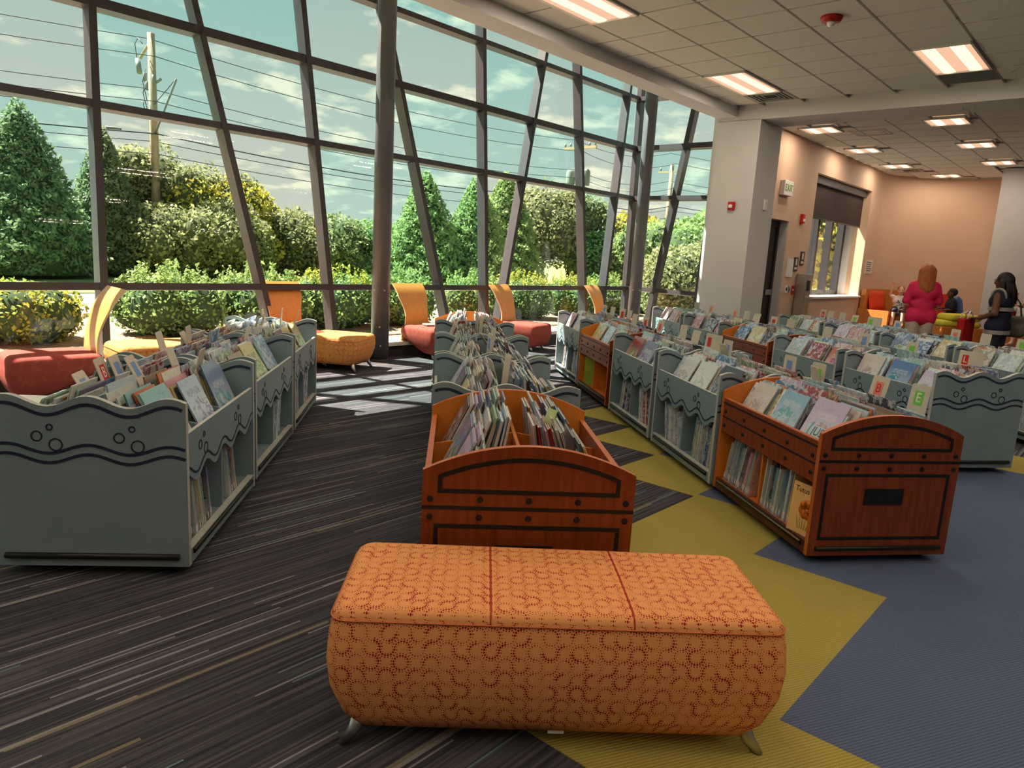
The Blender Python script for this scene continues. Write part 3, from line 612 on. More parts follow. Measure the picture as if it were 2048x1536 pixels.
# ------------------------------------------------------------------ book bins
BL = 1.13; HL = BL / 2; HW = 0.40; TH = 0.028
def wave_top(x): return 0.785 + 0.024 * math.cos(2 * math.pi * x / 0.33)
def arch_top(x): return 0.70 + 0.10 * (1 - (x / HW) ** 2)
def strip(fn, a, b, n, w, t, place):
    """raised strip following fn(s) for s in a..b; place(s, z, out) gives the 3d point"""
    mb = MB(); vs = []
    for i in range(n + 1):
        s = a + (b - a) * i / n; z = fn(s); ds = 1e-3; sl = (fn(s + ds) - fn(s - ds)) / (2 * ds); k = math.sqrt(1 + sl * sl)
        nx, nz = -sl / k, 1 / k
        for (o, d) in ((-.5, 0), (.5, 0), (.5, t), (-.5, t)): vs.append(place(s + nx * w * o, z + nz * w * o, d))
    fs = []
    for i in range(n):
        for j in range(4):
            j2 = (j + 1) % 4; fs.append((i * 4 + j, i * 4 + j2, i * 4 + 4 + j2, i * 4 + 4 + j))
    fs += [(0, 1, 2, 3), (n * 4 + 3, n * 4 + 2, n * 4 + 1, n * 4)]
    return mb.add(vs, fs)
def ring(r, w, t, seg=18):
    mb = MB(); vs = []
    for k in range(seg):
        q = 2 * math.pi * k / seg; c, s = math.cos(q), math.sin(q)
        vs += [((r - w / 2) * c, 0, (r - w / 2) * s), ((r + w / 2) * c, 0, (r + w / 2) * s), ((r + w / 2) * c, -t, (r + w / 2) * s), ((r - w / 2) * c, -t, (r - w / 2) * s)]
    fs = []
    for k in range(seg):
        k2 = (k + 1) % seg
        for j in range(4): j2 = (j + 1) % 4; fs.append((k * 4 + j, k * 4 + j2, k2 * 4 + j2, k2 * 4 + j))
    return mb.add(vs, fs)
RINGS = [ring(r, .006, .002).mesh('bubble_ring', M['navy']) for r in (.012, .021, .026)]
def panel_profile(top, n, mats, inner_mi=0):
    """upright end panel in the xz plane, outer face at y = 0, thickness TH towards +y; top edge gets material 1"""
    mb = MB(); xs = [-HW + 2 * HW * i / n for i in range(n + 1)]; vs = []
    for x in xs: vs += [(x, 0, .05), (x, 0, top(x)), (x, TH, .05), (x, TH, top(x))]
    fs = []; mi = []
    for i in range(n):
        a, b = i * 4, i * 4 + 4
        fs += [(a, b, b + 1, a + 1), (a + 2, a + 3, b + 3, b + 2), (a + 1, b + 1, b + 3, a + 3), (a, a + 2, b + 2, b)]; mi += [0, inner_mi, 1, 0]
    fs += [(0, 1, 3, 2), (n * 4, n * 4 + 2, n * 4 + 3, n * 4 + 1)]; mi += [1, 1]
    mb.add(vs, fs); mb.m = mi; return mb.mesh('end_panel', mats)
I4 = Matrix.Identity(4); RZ = Matrix.Rotation(math.pi, 4, 'Z')
def rotz(a): return Matrix.Rotation(a, 4, 'Z')
def T(x, y, z): return Matrix.Translation((x, y, z))
ENDF = T(0, -HL, 0)                                   # panel frame: outer face at y = -HL
ENDB = RZ @ T(0, -HL, 0)
SIDEL = T(-HW + .004, 0, 0) @ rotz(-math.pi / 2)      # x of panel frame runs along -y ... outer face looks to -x
SIDER = RZ @ SIDEL
def side_wave(s): return 0.470 + 0.028 * math.cos(2 * math.pi * s / 0.27 + .4)
PARTS = {'wave': [], 'wood': []}                      # (name, mesh, local matrix, [sub parts])
def part(kind, name, me, mat, subs=()): PARTS[kind].append((name, me, mat, list(subs)))
def wave_parts():
    K = 'wave'; n = 30
    end = panel_profile(wave_top, n, [M['sage'], M['edge']])
    pl = lambda s, z, d: (s, -d, z); pli = lambda s, z, d: (s, TH + d, z)
    topl = strip(lambda s: wave_top(s) - .036, -.385, .385, n, .014, .002, pl).mesh('wave_line', M['navy'])
    topi = strip(lambda s: wave_top(s) - .036, -.385, .385, n, .014, .002, pli).mesh('wave_line', M['navy'])
    w1 = strip(lambda s: .578 + .020 * math.cos(2 * math.pi * s / .33), -.395, .395, n, .013, .002, pl).mesh('wave_line', M['navy'])
    w2 = strip(lambda s: .536 + .020 * math.cos(2 * math.pi * s / .33), -.395, .395, n, .013, .002, pl).mesh('wave_line', M['navy'])
    rings = []
    for gx in (-.162, .17):
        for k, (dx, z) in enumerate(((.008, .672), (-.045, .632), (.03, .596))): rings.append(('bubble_ring', RINGS[k], T(gx + dx, 0, z)))
    b = MB(); b.tube([(-.36, -.006, .098), (.36, -.006, .098)], .014, 10); bump = b.mesh('bumper', M['black'])
    for F, near in ((ENDF, True), (ENDB, False)):
        part(K, 'end_panel', end, F, [('wave_line', topl, I4), ('wave_line', topi, I4), ('wave_line', w1, I4), ('wave_line', w2, I4), ('bumper', bump, I4)] + (rings if near else []))
    # long sides: board with scalloped lower edge
    a = HL - TH; ns = 44; mb = MB(); vs = []
    for i in range(ns + 1):
        s = -a + 2 * a * i / ns; zb = side_wave(s) - .030; vs += [(s, 0, zb), (s, 0, .65), (s, .018, zb), (s, .018, .65)]
    fs = []; mi = []
    for i in range(ns):
        q, p = i * 4, i * 4 + 4; fs += [(q, p, p + 1, q + 1), (q + 2, q + 3, p + 3, p + 2), (q + 1, p + 1, p + 3, q + 3), (q, q + 2, p + 2, p)]; mi += [0, 0, 1, 0]
    mb.add(vs, fs); mb.m = mi; sidep = mb.mesh('side_panel', [M['sage'], M['edge']])
    sl = strip(lambda s: side_wave(s) + .006, -a, a, ns, .010, .002, pl).mesh('wave_line', M['navy'])
    sr = []
    for gx in (-.33, .24):
        for k, (dx, z) in enumerate(((.008, .598), (-.045, .56), (.03, .527))): sr.append(('bubble_ring', RINGS[k], T(gx + dx, 0, z)))
    b = MB(); b.tube([(-.5, .0, .098), (.5, .0, .098)], .013, 10); sb = b.mesh('bumper', M['black'])
    lip = MB().box((-a, 0, .05), (a, .02, .12)).mesh('shelf_lip', M['sage']); al = MB().box((-a, -.004, .118), (a, .03, .124)).mesh('edge_strip', M['edge'])
    for F in (SIDEL, SIDER):
        part(K, 'side_panel', sidep, F, [('wave_line', sl, I4)] + sr)
        part(K, 'shelf_lip', lip, F, [('bumper', sb, I4), ('edge_strip', al, I4)])
    common(K, M['sage'], M['sage'])
def common(K, body, inner):
    a = HL - TH
    part(K, 'bin_floor', MB().box((-.38, -a, .475), (.38, a, .495)).mesh('bin_floor', inner), I4)
    part(K, 'centre_panel', MB().box((-.008, -a, .09), (.008, a, .66)).mesh('centre_panel', inner), I4)
    part(K, 'bottom_shelf', MB().box((-.385, -a, .095), (.385, a, .113)).mesh('bottom_shelf', inner), I4)
    for s in (-1, 1):
        for k in (-1, 1):
            y = k * a / 3; mb = MB(); x0, x1 = s * .378, s * .01
            mb.add([(x0, y - .006, .495), (x1, y - .006, .495), (x1, y - .006, .665), (x0, y - .006, .60), (x0, y + .006, .495), (x1, y + .006, .495), (x1, y + .006, .665), (x0, y + .006, .60)],
                   [(0, 1, 2, 3), (7, 6, 5, 4), (0, 4, 5, 1), (1, 5, 6, 2), (2, 6, 7, 3), (3, 7, 4, 0)]); part(K, 'divider', mb.mesh('divider', inner), I4)
        mb = MB().box((min(s * .37, s * .01), -.008 + .03, .113), (max(s * .37, s * .01), .008 + .03, .475)); part(K, 'shelf_divider', mb.mesh('shelf_divider', inner), I4)
    part(K, 'plinth', MB().box((-.33, -a + .05, .03), (.33, a - .05, .095)).mesh('plinth', M['black']), I4)
    for sx in (-1, 1):
        for sy in (-1, 1):
            mb = MB(); mb.tube([(sx * .27 - .012, sy * .45, .03), (sx * .27 + .012, sy * .45, .03)], .029, 12); part(K, 'caster', mb.mesh('caster', M['black']), I4)
def frame_line(pts, w, t):
    """closed mitred outline in the xz plane standing proud of y = 0"""
    mb = MB(); n = len(pts); ins, outs = [], []
    for i in range(n):
        p0, p1, p2 = Vector(pts[i - 1]), Vector(pts[i]), Vector(pts[(i + 1) % n])
        d1, d2 = (p1 - p0).normalized(), (p2 - p1).normalized(); n1, n2 = Vector((-d1.y, d1.x)), Vector((-d2.y, d2.x)); b = (n1 + n2).normalized(); b *= (w / 2) / max(.4, b.dot(n1))
        ins.append(p1 + b); outs.append(p1 - b)
    vs = []
    for a, b in zip(ins, outs): vs += [(a.x, 0, a.y), (b.x, 0, b.y), (b.x, -t, b.y), (a.x, -t, a.y)]
    fs = []
    for i in range(n):
        k = (i + 1) % n
        for j in range(4): j2 = (j + 1) % 4; fs.append((i * 4 + j, i * 4 + j2, k * 4 + j2, k * 4 + j))
    return mb.add(vs, fs)
def wood_parts():
    K = 'wood'; end = panel_profile(arch_top, 30, [M['cherry'], M['wood_edge'], M['orange']], 2)
    n = 16; top = [(-.335 + .67 * i / n, arch_top(-.335 + .67 * i / n) - .052) for i in range(n + 1)]
    f1 = frame_line([(-.335, .622), (.335, .622)] + top[::-1], .016, .002).mesh('inlay_frame', M['black'])
    f2 = frame_line([(-.345, .145), (.345, .145), (.345, .485), (-.345, .485)], .016, .002).mesh('inlay_frame', M['black'])
    ln = MB().box((-.4, -.002, .550), (.4, 0, .564)).mesh('inlay_line', M['black'])
    stud = MB().tube([(0, 0, 0), (0, -.006, 0)], [.0125, .010], 12).mesh('stud', M['black'])
    hp = MB().box((-.11, -.004, -.043), (.11, 0, .043)); plate = hp.mesh('handle_plate', M['black'])
    oval = frame_line([(.07 * math.cos(2 * math.pi * k / 20), .028 * math.sin(2 * math.pi * k / 20)) for k in range(20)], .006, .007).mesh('handle_ring', M['ventdark'])
    b = MB(); b.tube([(-.36, -.006, .092), (.36, -.006, .092)], .011, 10); bump = b.mesh('bumper', M['black'])
    subs = [('inlay_frame', f1, I4), ('inlay_frame', f2, I4), ('inlay_line', ln, I4), ('handle_plate', plate, T(-.01, 0, .37)), ('handle_ring', oval, T(-.01, 0, .37)), ('bumper', bump, I4)]
    for z in (.590, .520): subs += [('stud', stud, T(x, 0, z)) for x in (-.37, -.185, 0, .185, .37)]
    part(K, 'end_panel', end, ENDF, subs); part(K, 'end_panel', end, ENDB, subs)
    a = HL - TH; mb = MB().box((-a, 0, .435), (a, .018, .65)); sp = mb.mesh('side_panel', M['cherry'])
    cap = MB().box((-a, -.002, .65), (a, .022, .656)).mesh('edge_strip', M['wood_edge'])
    l1 = MB().box((-a, -.003, .620), (a, 0, .630)).mesh('inlay_line', M['black']); l2 = MB().box((-a, -.003, .530), (a, 0, .538)).mesh('inlay_line', M['black'])
    sub2 = [('inlay_line', l1, I4), ('inlay_line', l2, I4), ('edge_strip', cap, I4)]
    for z in (.572, .482): sub2 += [('stud', stud, T(x, 0, z)) for x in (-.5, -.25, 0, .25, .5)]
    b = MB(); b.tube([(-.5, .0, .098), (.5, .0, .098)], .014, 10); sb = b.mesh('bumper', M['black'])
    lip = MB().box((-a, 0, .05), (a, .02, .12)).mesh('shelf_lip', M['dark_wood']); al = MB().box((-.5, -.016, .106), (.5, -.008, .111)).mesh('edge_strip', M['steel'])
    for F in (SIDEL, SIDER):
        part(K, 'side_panel', sp, F, sub2); part(K, 'shelf_lip', lip, F, [('bumper', sb, I4), ('edge_strip', al, I4)])
    common(K, M['cherry'], M['orange'])
wave_parts(); wood_parts()
# near left corner (x, y), azimuth, kind, key, label, short name used in book labels
BINS = [
 ('L1', -2.18, 2.89, -6.0, 'wave', 'grey-green wave book bin nearest the viewer in the left row', 'front left-row wave bin'),
 ('L2', -2.325, 4.11, -6.3, 'wave', 'grey-green wave book bin in the middle of the left row', 'middle left-row bin'),
 ('L3', -2.465, 5.32, -7.5, 'wave', 'grey-green wave book bin at the window end of the left row', 'last left-row bin'),
 ('C1', -.309, 2.53, -5.0, 'wood', 'cherry wood book bin directly behind the orange dotted bench', 'wooden bin behind bench'),
 ('C2', -.42, 3.73, -6.0, 'wave', 'grey-green wave bin right behind the bench-side wooden bin', 'second centre-row bin'),
 ('C3', -.55, 4.91, -6.3, 'wave', 'grey-green wave bin third from the bench in the centre row', 'third centre-row bin'),
 ('C4', -.685, 6.09, -6.3, 'wave', 'grey-green wave bin fourth from the bench in the centre row', 'fourth centre-row bin'),
 ('C5', -.82, 7.27, -6.3, 'wood', 'yellow-lit wooden bin at the window end of the centre row', 'last centre-row bin'),
 ('R1', 1.566, 3.495, -9.5, 'wood', 'cherry wood book bin with black handle plate at right, nearest the blue carpet', 'front wooden bin at right'),
 ('R2', 1.361, 4.634, -9.9, 'wave', 'blue-grey wave bin right behind the front wooden bin at right', 'second right-row bin'),
 ('R3', 1.154, 5.809, -9.9, 'wave', 'blue-grey wave bin third in the aisle-side right row', 'third right-row bin'),
 ('R4', .942, 7.027, -9.9, 'wood', 'wooden bin with an upright yellow-green book, fourth in the aisle-side right row', 'fourth right-row bin'),
 ('R5', .742, 8.227, -9.9, 'wave', 'blue-grey wave bin at the window end of the aisle-side right row', 'last right-row bin'),
 ('S1', 3.20, 5.37, -10, 'wave', 'grey wave bin whose end panel faces the blue carpet at far right', 'front second-row bin'),
 ('S2', 2.985, 6.59, -10, 'wave', 'blue-grey wave bin second in the row behind the front wooden bin', 'second second-row bin'),
 ('S3', 2.77, 7.80, -10, 'wood', 'wooden bin in the middle of the second right-hand row', 'middle second-row bin'),
 ('S4', 2.555, 9.01, -10, 'wave', 'blue-grey wave bin fourth in the second right-hand row', 'fourth second-row bin'),
 ('S5', 2.34, 10.22, -10, 'wave', 'blue-grey wave bin nearest the pillar in the second right-hand row', 'last second-row bin'),
 ('Q1', 4.83, 6.47, -9, 'wave', 'blue-grey wave bin cut off by the right photo edge', 'front far-row bin'),
 ('Q2', 4.64, 7.67, -9, 'wave', 'blue-grey wave bin second in the far right row', 'second far-row bin'),
 ('Q3', 4.45, 8.87, -9, 'wave', 'blue-grey wave bin third in the far right row, before the pink shirt', 'third far-row bin'),
 ('Q4', 4.26, 10.07, -9, 'wave', 'blue-grey wave bin last in the far right row, nearest the doorway', 'last far-row bin')]
BINM = {}
def make_bin(key, x, y, a, kind, label):
    a = math.radians(a); f = Vector((math.sin(a), math.cos(a), 0)); r = Vector((math.cos(a), -math.sin(a), 0))
    c = Vector((x, y, 0)) + r * HW + f * HL
    Mx = Matrix.Translation(c) @ rotz(-a); BINM[key] = (Mx, kind)
    root = empty('book_bin', Mx); tag(root, label, 'book bin', 'rolling book bins')
    for (n, me, m, subs) in PARTS[kind]:
        o = link(n, me, root, m)
        for (n2, me2, m2) in subs: link(n2, me2, o, m2)
for b in BINS: make_bin(*b[:6])
# ------------------------------------------------------------------ books
def book_meshes(k):
    """case (boards and spine) and page block; the spine is at +y side, front cover looks to -x; unit sizes, scaled per book"""
PAL = [(96, 128, 176), (150, 186, 210), (188, 206, 210), (208, 208, 198), (164, 70, 66), (204, 150, 156), (212, 198, 140), (150, 176, 140), (124, 112, 140), (176, 158, 138), (84, 82, 88), (176, 196, 212), (212, 200, 190), (200, 122, 80), (216, 216, 214), (150, 192, 190), (200, 184, 210), (130, 150, 186), (220, 220, 210), (184, 206, 214)]
CN = ['blue', 'light blue', 'pale grey-blue', 'off-white', 'dark red', 'dusty pink', 'straw yellow', 'sage green', 'plum', 'taupe', 'charcoal', 'powder blue', 'beige', 'rust orange', 'white', 'aqua', 'lilac', 'denim blue', 'cream', 'sky blue']
DIMS = [(.22, .28, .009), (.25, .30, .008), (.27, .28, .010), (.23, .32, .008), (.26, .27, .011), (.28, .32, .009), (.20, .27, .014), (.29, .27, .008)]
CASES, BLOCKS = [], []
def case_geo(w, h, t):
    b = .0018; mb = MB()
    mb.box((-t / 2, -w / 2, 0), (-t / 2 + b, w / 2, h)); mb.box((t / 2 - b, -w / 2, 0), (t / 2, w / 2, h)); mb.box((-t / 2 + b, w / 2 - b, 0), (t / 2 - b, w / 2, h), 1); return mb
def block_geo(w, h, t): return MB().box((-t / 2 + .0018, -w / 2 + .004, .004), (t / 2 - .0018, w / 2 - .0018, h - .004))
for d in DIMS: CASES.append(case_geo(*d).mesh('book', [M['cover'], M['spine']])); BLOCKS.append(block_geo(*d).mesh('page_block', M['pages']))
BOOKS = []        # dict(M, dim, col, score, label)
ORD = ['first', 'second', 'third', 'fourth', 'fifth', 'sixth', 'seventh', 'eighth', 'ninth', 'tenth', 'eleventh', 'twelfth', 'thirteenth', 'fourteenth', 'fifteenth', 'sixteenth', 'seventeenth', 'eighteenth', 'nineteenth', 'twentieth', 'twenty-first', 'twenty-second', 'twenty-third', 'twenty-fourth', 'twenty-fifth', 'twenty-sixth']
SHORT = {b[0]: b[6] for b in BINS}
COMPN = ['near', 'middle', 'far']
def fill_bin(key):
    Mx, kind = BINM[key]; c = Mx.translation; dist = math.hypot(c.x, c.y); rnd = random.Random(11 + sum((i + 3) * ord(ch) for i, ch in enumerate(key)))
    a = HL - TH; nb = 18 if dist < 5 else (16 if dist < 8 else 13)
    for s in (-1, 1):
        side = 'left' if s < 0 else 'right'
        for k in range(3):
            yc = (-1 + k) * 2 * a / 3; thin = rnd.random() < .12
            n = nb - (5 if thin else 0)
            if key == 'C1' and k == 0: n = 8
            base_th = rnd.uniform(.40, .52)
            for i in range(n):
                if key == 'R1' and s < 0 and k == 0 and i == 0: continue
                f = i / max(1, n - 1); xb = .352 - f * .255 if n > 8 else .352 - f * .14
                th = base_th - .32 * f + rnd.uniform(-.012, .012); di = rnd.randrange(len(DIMS)) if i > 1 else rnd.choice((1, 3, 5, 5)); d = DIMS[di]
                y = yc + rnd.uniform(-1, 1) * max(0, (2 * a / 3 - d[0]) / 2 - .012)
                dz = 0.0 if rnd.random() < .85 else .03
                L = T(s * xb, y, .497 + dz) @ (I4 if s < 0 else RZ) @ Matrix.Rotation(th, 4, 'Y') @ T(0, 0, .004)
                ci = rnd.randrange(len(PAL))
                wm = Mx @ L; p = wm @ Vector((0, 0, d[1] * .7)); dd = (p - Vector((0, 0, 1.5))).length
                sc = 1.0 / dd ** 2
                facing = (wm.to_3x3() @ Vector((-1, 0, 0))).dot((Vector((0, 0, 1.5)) - p).normalized())
                if i == 0: sc *= 3.2 if facing > .1 else .8
                elif i < 3: sc *= 1.3
                if k == 0: sc *= 1.15
                if not inframe(p, 0): sc *= .02
                BOOKS.append(dict(M=wm, di=di, ci=ci, sc=sc, label='%s book, %s back from %s edge, %s compartment, %s' % (CN[ci], ORD[i], side, COMPN[k], SHORT[key])))
    # lower shelves
    for s in (-1, 1):
        vis = (key[0] in 'RSQ' and s < 0) or (key[0] == 'L' and s > 0)
        if not vis and key not in ('C1', 'C2', 'C3'): continue
        side = 'left' if s < 0 else 'right'
        for half in (0, 1):
            y0, y1 = (-a + .02, .015) if half == 0 else (.05, a - .02)
            if (key, half) in (('R4', 0), ('R4', 1), ('L2', 0)): continue
            if key == 'R1' and half == 0: y0 = -.34
            y = y0; cnt = 0; tilt = rnd.uniform(.08, .30) * (1 if rnd.random() < .5 else -1)
            fillr = rnd.uniform(.35, .75) if key not in ('R1',) else .97
            if key == 'R1': tilt = -.10 if half == 0 else -.26
            lean = .33 * math.sin(abs(tilt)); y0, y1 = (y0, y1 - lean) if tilt > 0 else (y0 + lean, y1)
            y = y0; end = min(y0 + (y1 - y0) * fillr, y1 - .02)
            while y < end and cnt < 26:
                di = rnd.randrange(len(DIMS)); d = DIMS[di]; ci = rnd.randrange(len(PAL))
                stp = d[2] + rnd.uniform(.004, .014)
                # spine out: width axis points inwards
                ang = tilt
                L = T(s * (.37 - d[0] / 2 - rnd.uniform(0, .02)), y + .03, .114) @ rotz(math.pi / 2 if s < 0 else -math.pi / 2) @ Matrix.Rotation(ang * (1 if s < 0 else -1), 4, 'Y') @ T(0, 0, abs(math.sin(ang)) * d[2] / 2)
                wm = Mx @ L; p = wm @ Vector((0, 0, .15)); dd = (p - Vector((0, 0, 1.5))).length
                sc = (1.6 if vis else .1) / dd ** 2 * (1 if inframe(p, 0) else .02)
                BOOKS.append(dict(M=wm, di=di, ci=ci, sc=sc, label='%s book, %s on the %s lower shelf, %s part, %s' % (CN[ci], ORD[cnt], side, 'near' if half == 0 else 'far', SHORT[key])))
                y += stp; cnt += 1
for b in BINS: fill_bin(b[0])
BOOKS.sort(key=lambda b: -b['sc'])
def place_book(b, extra=None):
    o = link('book', CASES[b['di']]); o.matrix_world = b['M']; o.color = lin(*PAL[b['ci']]); tag(o, b['label'], 'book', 'books in the rolling bins')
    link('page_block', BLOCKS[b['di']], o); return o
for b in BOOKS[:296]: place_book(b)
# the remaining books as one object
def rest_books():
    rest = BOOKS[296:]; vs = []; fs = []; mi = []; cols = []
    B = [(0, 3, 2, 1), (4, 5, 6, 7), (0, 1, 5, 4), (1, 2, 6, 5), (2, 3, 7, 6), (3, 0, 4, 7)]
    for b in rest:
        w, h, t = DIMS[b['di']]; m = b['M']; c = lin(*PAL[b['ci']])
        for q_, (x0, y0, z0, x1, y1, z1, k) in enumerate( ((-t / 2, -w / 2, 0, -t / 2 + .0018, w / 2, h, 0), (t / 2 - .0018, -w / 2, 0, t / 2, w / 2, h, 0), (-t / 2 + .0018, w / 2 - .0018, 0, t / 2 - .0018, w / 2, h, 0), (-t / 2 + .0018, -w / 2 + .004, .004, t / 2 - .0018, w / 2 - .0018, h - .004, 1))):
            o = len(vs); cc_ = tuple(v_ * .45 for v_ in c[:3]) + (1.0,) if q_ == 2 else c
            for p in ((x0, y0, z0), (x1, y0, z0), (x1, y1, z0), (x0, y1, z0), (x0, y0, z1), (x1, y0, z1), (x1, y1, z1), (x0, y1, z1)): vs.append(tuple(m @ Vector(p))); cols.append(cc_)
            for f in B: fs.append(tuple(o + i for i in f)); mi.append(k)
    me = bpy.data.meshes.new('books'); me.from_pydata(vs, [], fs); me.materials.append(M['cover_attr']); me.materials.append(M['pages'])
    me.polygons.foreach_set('material_index', mi)
    ca = me.color_attributes.new('Col', 'FLOAT_COLOR', 'POINT'); ca.data.foreach_set('color', np.array(cols, dtype=np.float32).ravel()); me.update()
    tag(link('packed_books', me), 'the many further books packed tightly in the bins', 'books', kind='stuff')
rest_books()
# two readable books
def special(key, L, w, h, t, col, label):
    Mx, _ = BINM[key]; cm = mat_base('cover_print', lin(*col), .3, .5)
    r = empty('book', Mx @ L); tag(r, label, 'book', 'books in the rolling bins')
    case_geo(w, h, t).build('cover', [cm, cm], r); block_geo(w, h, t).build('page_block', M['pages'], r); return r
def face_text(r, txt, size, t, y, z, col):
    m = mat_base('print', lin(*col), .5); me = text_mesh(txt, size, .0004, m)
    # text on the -x face: reading direction along -y
    link('title', me, r, T(-t / 2 - .0004, y, z) @ Matrix.Rotation(-math.pi / 2, 4, 'Z') @ Matrix.Rotation(math.pi / 2, 4, 'X'))
sp = special('R1', T(-.375, -.43, .118) @ rotz(math.radians(14)) @ Matrix.Rotation(.08, 4, 'Y'), .17, .27, .008, (232, 186, 120), 'cream book titled Tutus standing face out on front wooden bin lower shelf')
face_text(sp, 'Tutus A', .042, .008, .0, .235, (60, 44, 36))
fm = mat_base('print_flower', lin(226, 120, 30), .5); gmn = mat_base('print_leaf', lin(130, 140, 50), .5)
mb = MB()
for k in range(7):
    q = 2 * math.pi * k / 7; mb.lathe([(.026, 0), (.026, .0006)], 12, c=(-.01 + .03 * math.cos(q), .03 * math.sin(q), 0))
link('flower_print', mb.mesh('flower_print', fm), sp, T(-.0046, -.03, .15) @ Matrix.Rotation(-math.pi / 2, 4, 'Y'))
mb = MB()
for k in range(6): mb.add([(-.004 + k * .014, 0, 0), (.004 + k * .014, 0, 0), (.012 * (k - 2.5) + k * .014, .09, 0)], [(0, 1, 2)])
link('leaf_print', mb.mesh('leaf_print', gmn), sp, T(-.0047, .01, .03) @ Matrix.Rotation(-math.pi / 2, 4, 'Z') @ Matrix.Rotation(math.pi / 2, 4, 'X'))
sp = special('R1', T(-.362, -.36, .50) @ Matrix.Rotation(.5, 4, 'Y'), .25, .31, .008, (196, 214, 216), 'pale blue book titled JUST at the front of the front wooden bin')
face_text(sp, 'JUST', .07, .008, .0, .17, (60, 90, 120)); 
rg = MB(); 
link('ring_print', frame_line([(.10 * math.cos(2 * math.pi * k / 28), .10 * math.sin(2 * math.pi * k / 28)) for k in range(28)], .012, .0006).mesh('ring_print', mat_base('print_blue', lin(120, 160, 190), .4)), sp, T(-.0042, 0, .17) @ Matrix.Rotation(-math.pi / 2, 4, 'Z'))
# yellow-green upright book in the fourth right-row bin
special('R4', T(-.325, .27, .114) @ rotz(math.radians(30)), .20, .30, .02, (150, 172, 56), 'upright yellow-green book alone on the wooden bin lower shelf')
# white box lying on the front left bin
r = empty('white_box', BINM['L1'][0] @ T(-.27, -.40, .70)); tag(r, 'flat white box lying on top of the front left-row wave bin', 'box')
bevel(MB().box((-.15, -.12, 0), (.15, .12, .04)).build('box_body', M['white'], r), .004); MB().box((-.152, -.122, .028), (.152, .122, .043)).build('box_lid', M['white'], r)
# ------------------------------------------------------------------ divider cards
def rounded(w, h, rad, n=5):
    p = [(-w / 2, 0), (w / 2, 0)]
    for k in range(n + 1): q = math.pi / 2 * k / n; p.append((w / 2 - rad + rad * math.cos(q), h - rad + rad * math.sin(q)))
    for k in range(n + 1): q = math.pi / 2 * (1 + k / n); p.append((-w / 2 + rad + rad * math.cos(q), h - rad + rad * math.sin(q)))
    return p
CW, CH = .13, .42
mb = MB(); mb.prism(rounded(CW, CH, .014), lambda p: (-.002, p[0], p[1]), lambda p: (.002, p[0], p[1])); CARD = mb.mesh('divider_card', M['card'])
PATCH = {}
for nme, c in (('red', (206, 44, 36)), ('blue', (120, 150, 200)), ('green', (120, 200, 70)), ('salmon', (226, 130, 110))):
    PATCH[nme] = MB().box((-.0032, -.03, CH - .115), (-.002, .03, CH - .035)).mesh('colour_patch', mat_base(nme + '_patch', lin(*c), .6))
LET = {}
def card(key, s, y, x, lean, turn, patch, letter, label):
    Mx, _ = BINM[key]
    L = T(x, y, .497) @ (I4 if s < 0 else RZ) @ rotz(turn) @ Matrix.Rotation(lean, 4, 'Y')
    o = link('divider_card', CARD); o.matrix_world = Mx @ L; tag(o, label, 'divider card', 'alphabet divider cards')
    if patch:
        p = link('colour_patch', PATCH[patch], o)
        if letter:
            kk = (letter, patch)
            if kk not in LET: LET[kk] = text_mesh(letter, .075, .0005, M['white'] if patch != 'salmon' else PATCH['red'].materials[0])
            link('letter', LET[kk], p, T(-.0036, 0, CH - .075) @ Matrix.Rotation(-math.pi / 2, 4, 'Z') @ Matrix.Rotation(math.pi / 2, 4, 'X'))
CARDS = []
def autocards(key, specs):
    for i, (s, y, x, lean, turn, patch, letter) in enumerate(specs):
        nm = ('divider with %s patch' % patch if patch else 'plain buff divider') + (' lettered %s' % letter if letter else '')
        card(key, s, y, x, lean, turn, patch, letter, '%s, %s card of %s' % (nm, ORD[i], SHORT[key]))
autocards('L1', [(1, -.30, .05, .5, .1, 'blue', None), (1, -.08, -.03, .32, .1, 'red', 'B'), (1, .03, 0.0, .35, .1, 'blue', None), (1, .14, .07, .45, .1, 'blue', None), (1, .26, .12, -.22, .1, None, None), (1, .33, .15, .32, .1, None, None)])
autocards('L2', [(1, -.30, -.14, .25, .1, None, None), (1, -.05, -.13, .05, .1, None, None), (1, .05, -.02, .5, .1, None, None), (-1, .2, .05, .3, .4, None, None)])
autocards('L3', [(1, -.3, -.05, -.3, .1, None, None), (1, -.15, .0, -.2, .1, None, None), (1, .2, .08, .2, .1, None, None), (1, .3, .1, -.1, .1, None, None), (1, .36, .15, -.3, .1, None, None)])
autocards('C2', [(-1, -.2, -.01, .1, .15, None, None), (1, -.25, .04, .3, .15, None, None)])
autocards('C3', [(-1, -.3, -.02, .06, .15, 'blue', None), (-1, .1, .02, .1, .15, None, None), (1, .35, .2, .6, .15, None, None)])
autocards('C4', [(-1, -.2, 0, .05, .15, None, None), (-1, .2, 0, .0, .15, None, None)])
G = .12
CARD_G = CARD.copy(); CARD_G.materials[0] = mat_noise('pale_green_card', lin(190, 206, 140), lin(170, 190, 120), 14, .6)
o = link('divider_card', CARD_G); o.matrix_world = BINM['C1'][0] @ T(.03, -.10, .50) @ RZ @ rotz(.5) @ Matrix.Rotation(-.38, 4, 'Y') @ Matrix.Diagonal((1, .5, .85, 1)); tag(o, 'narrow pale green card leaning out of the wooden bin behind bench', 'divider card', 'alphabet divider cards')
autocards('R1', [(-1, -.28, .30, G, .1, 'green', 'E'), (-1, .02, .24, G + .1, .1, 'salmon', 'B'), (-1, .44, .16, .05, .1, 'green', None), (-1, .35, .2, -.25, -.2, None, None)])
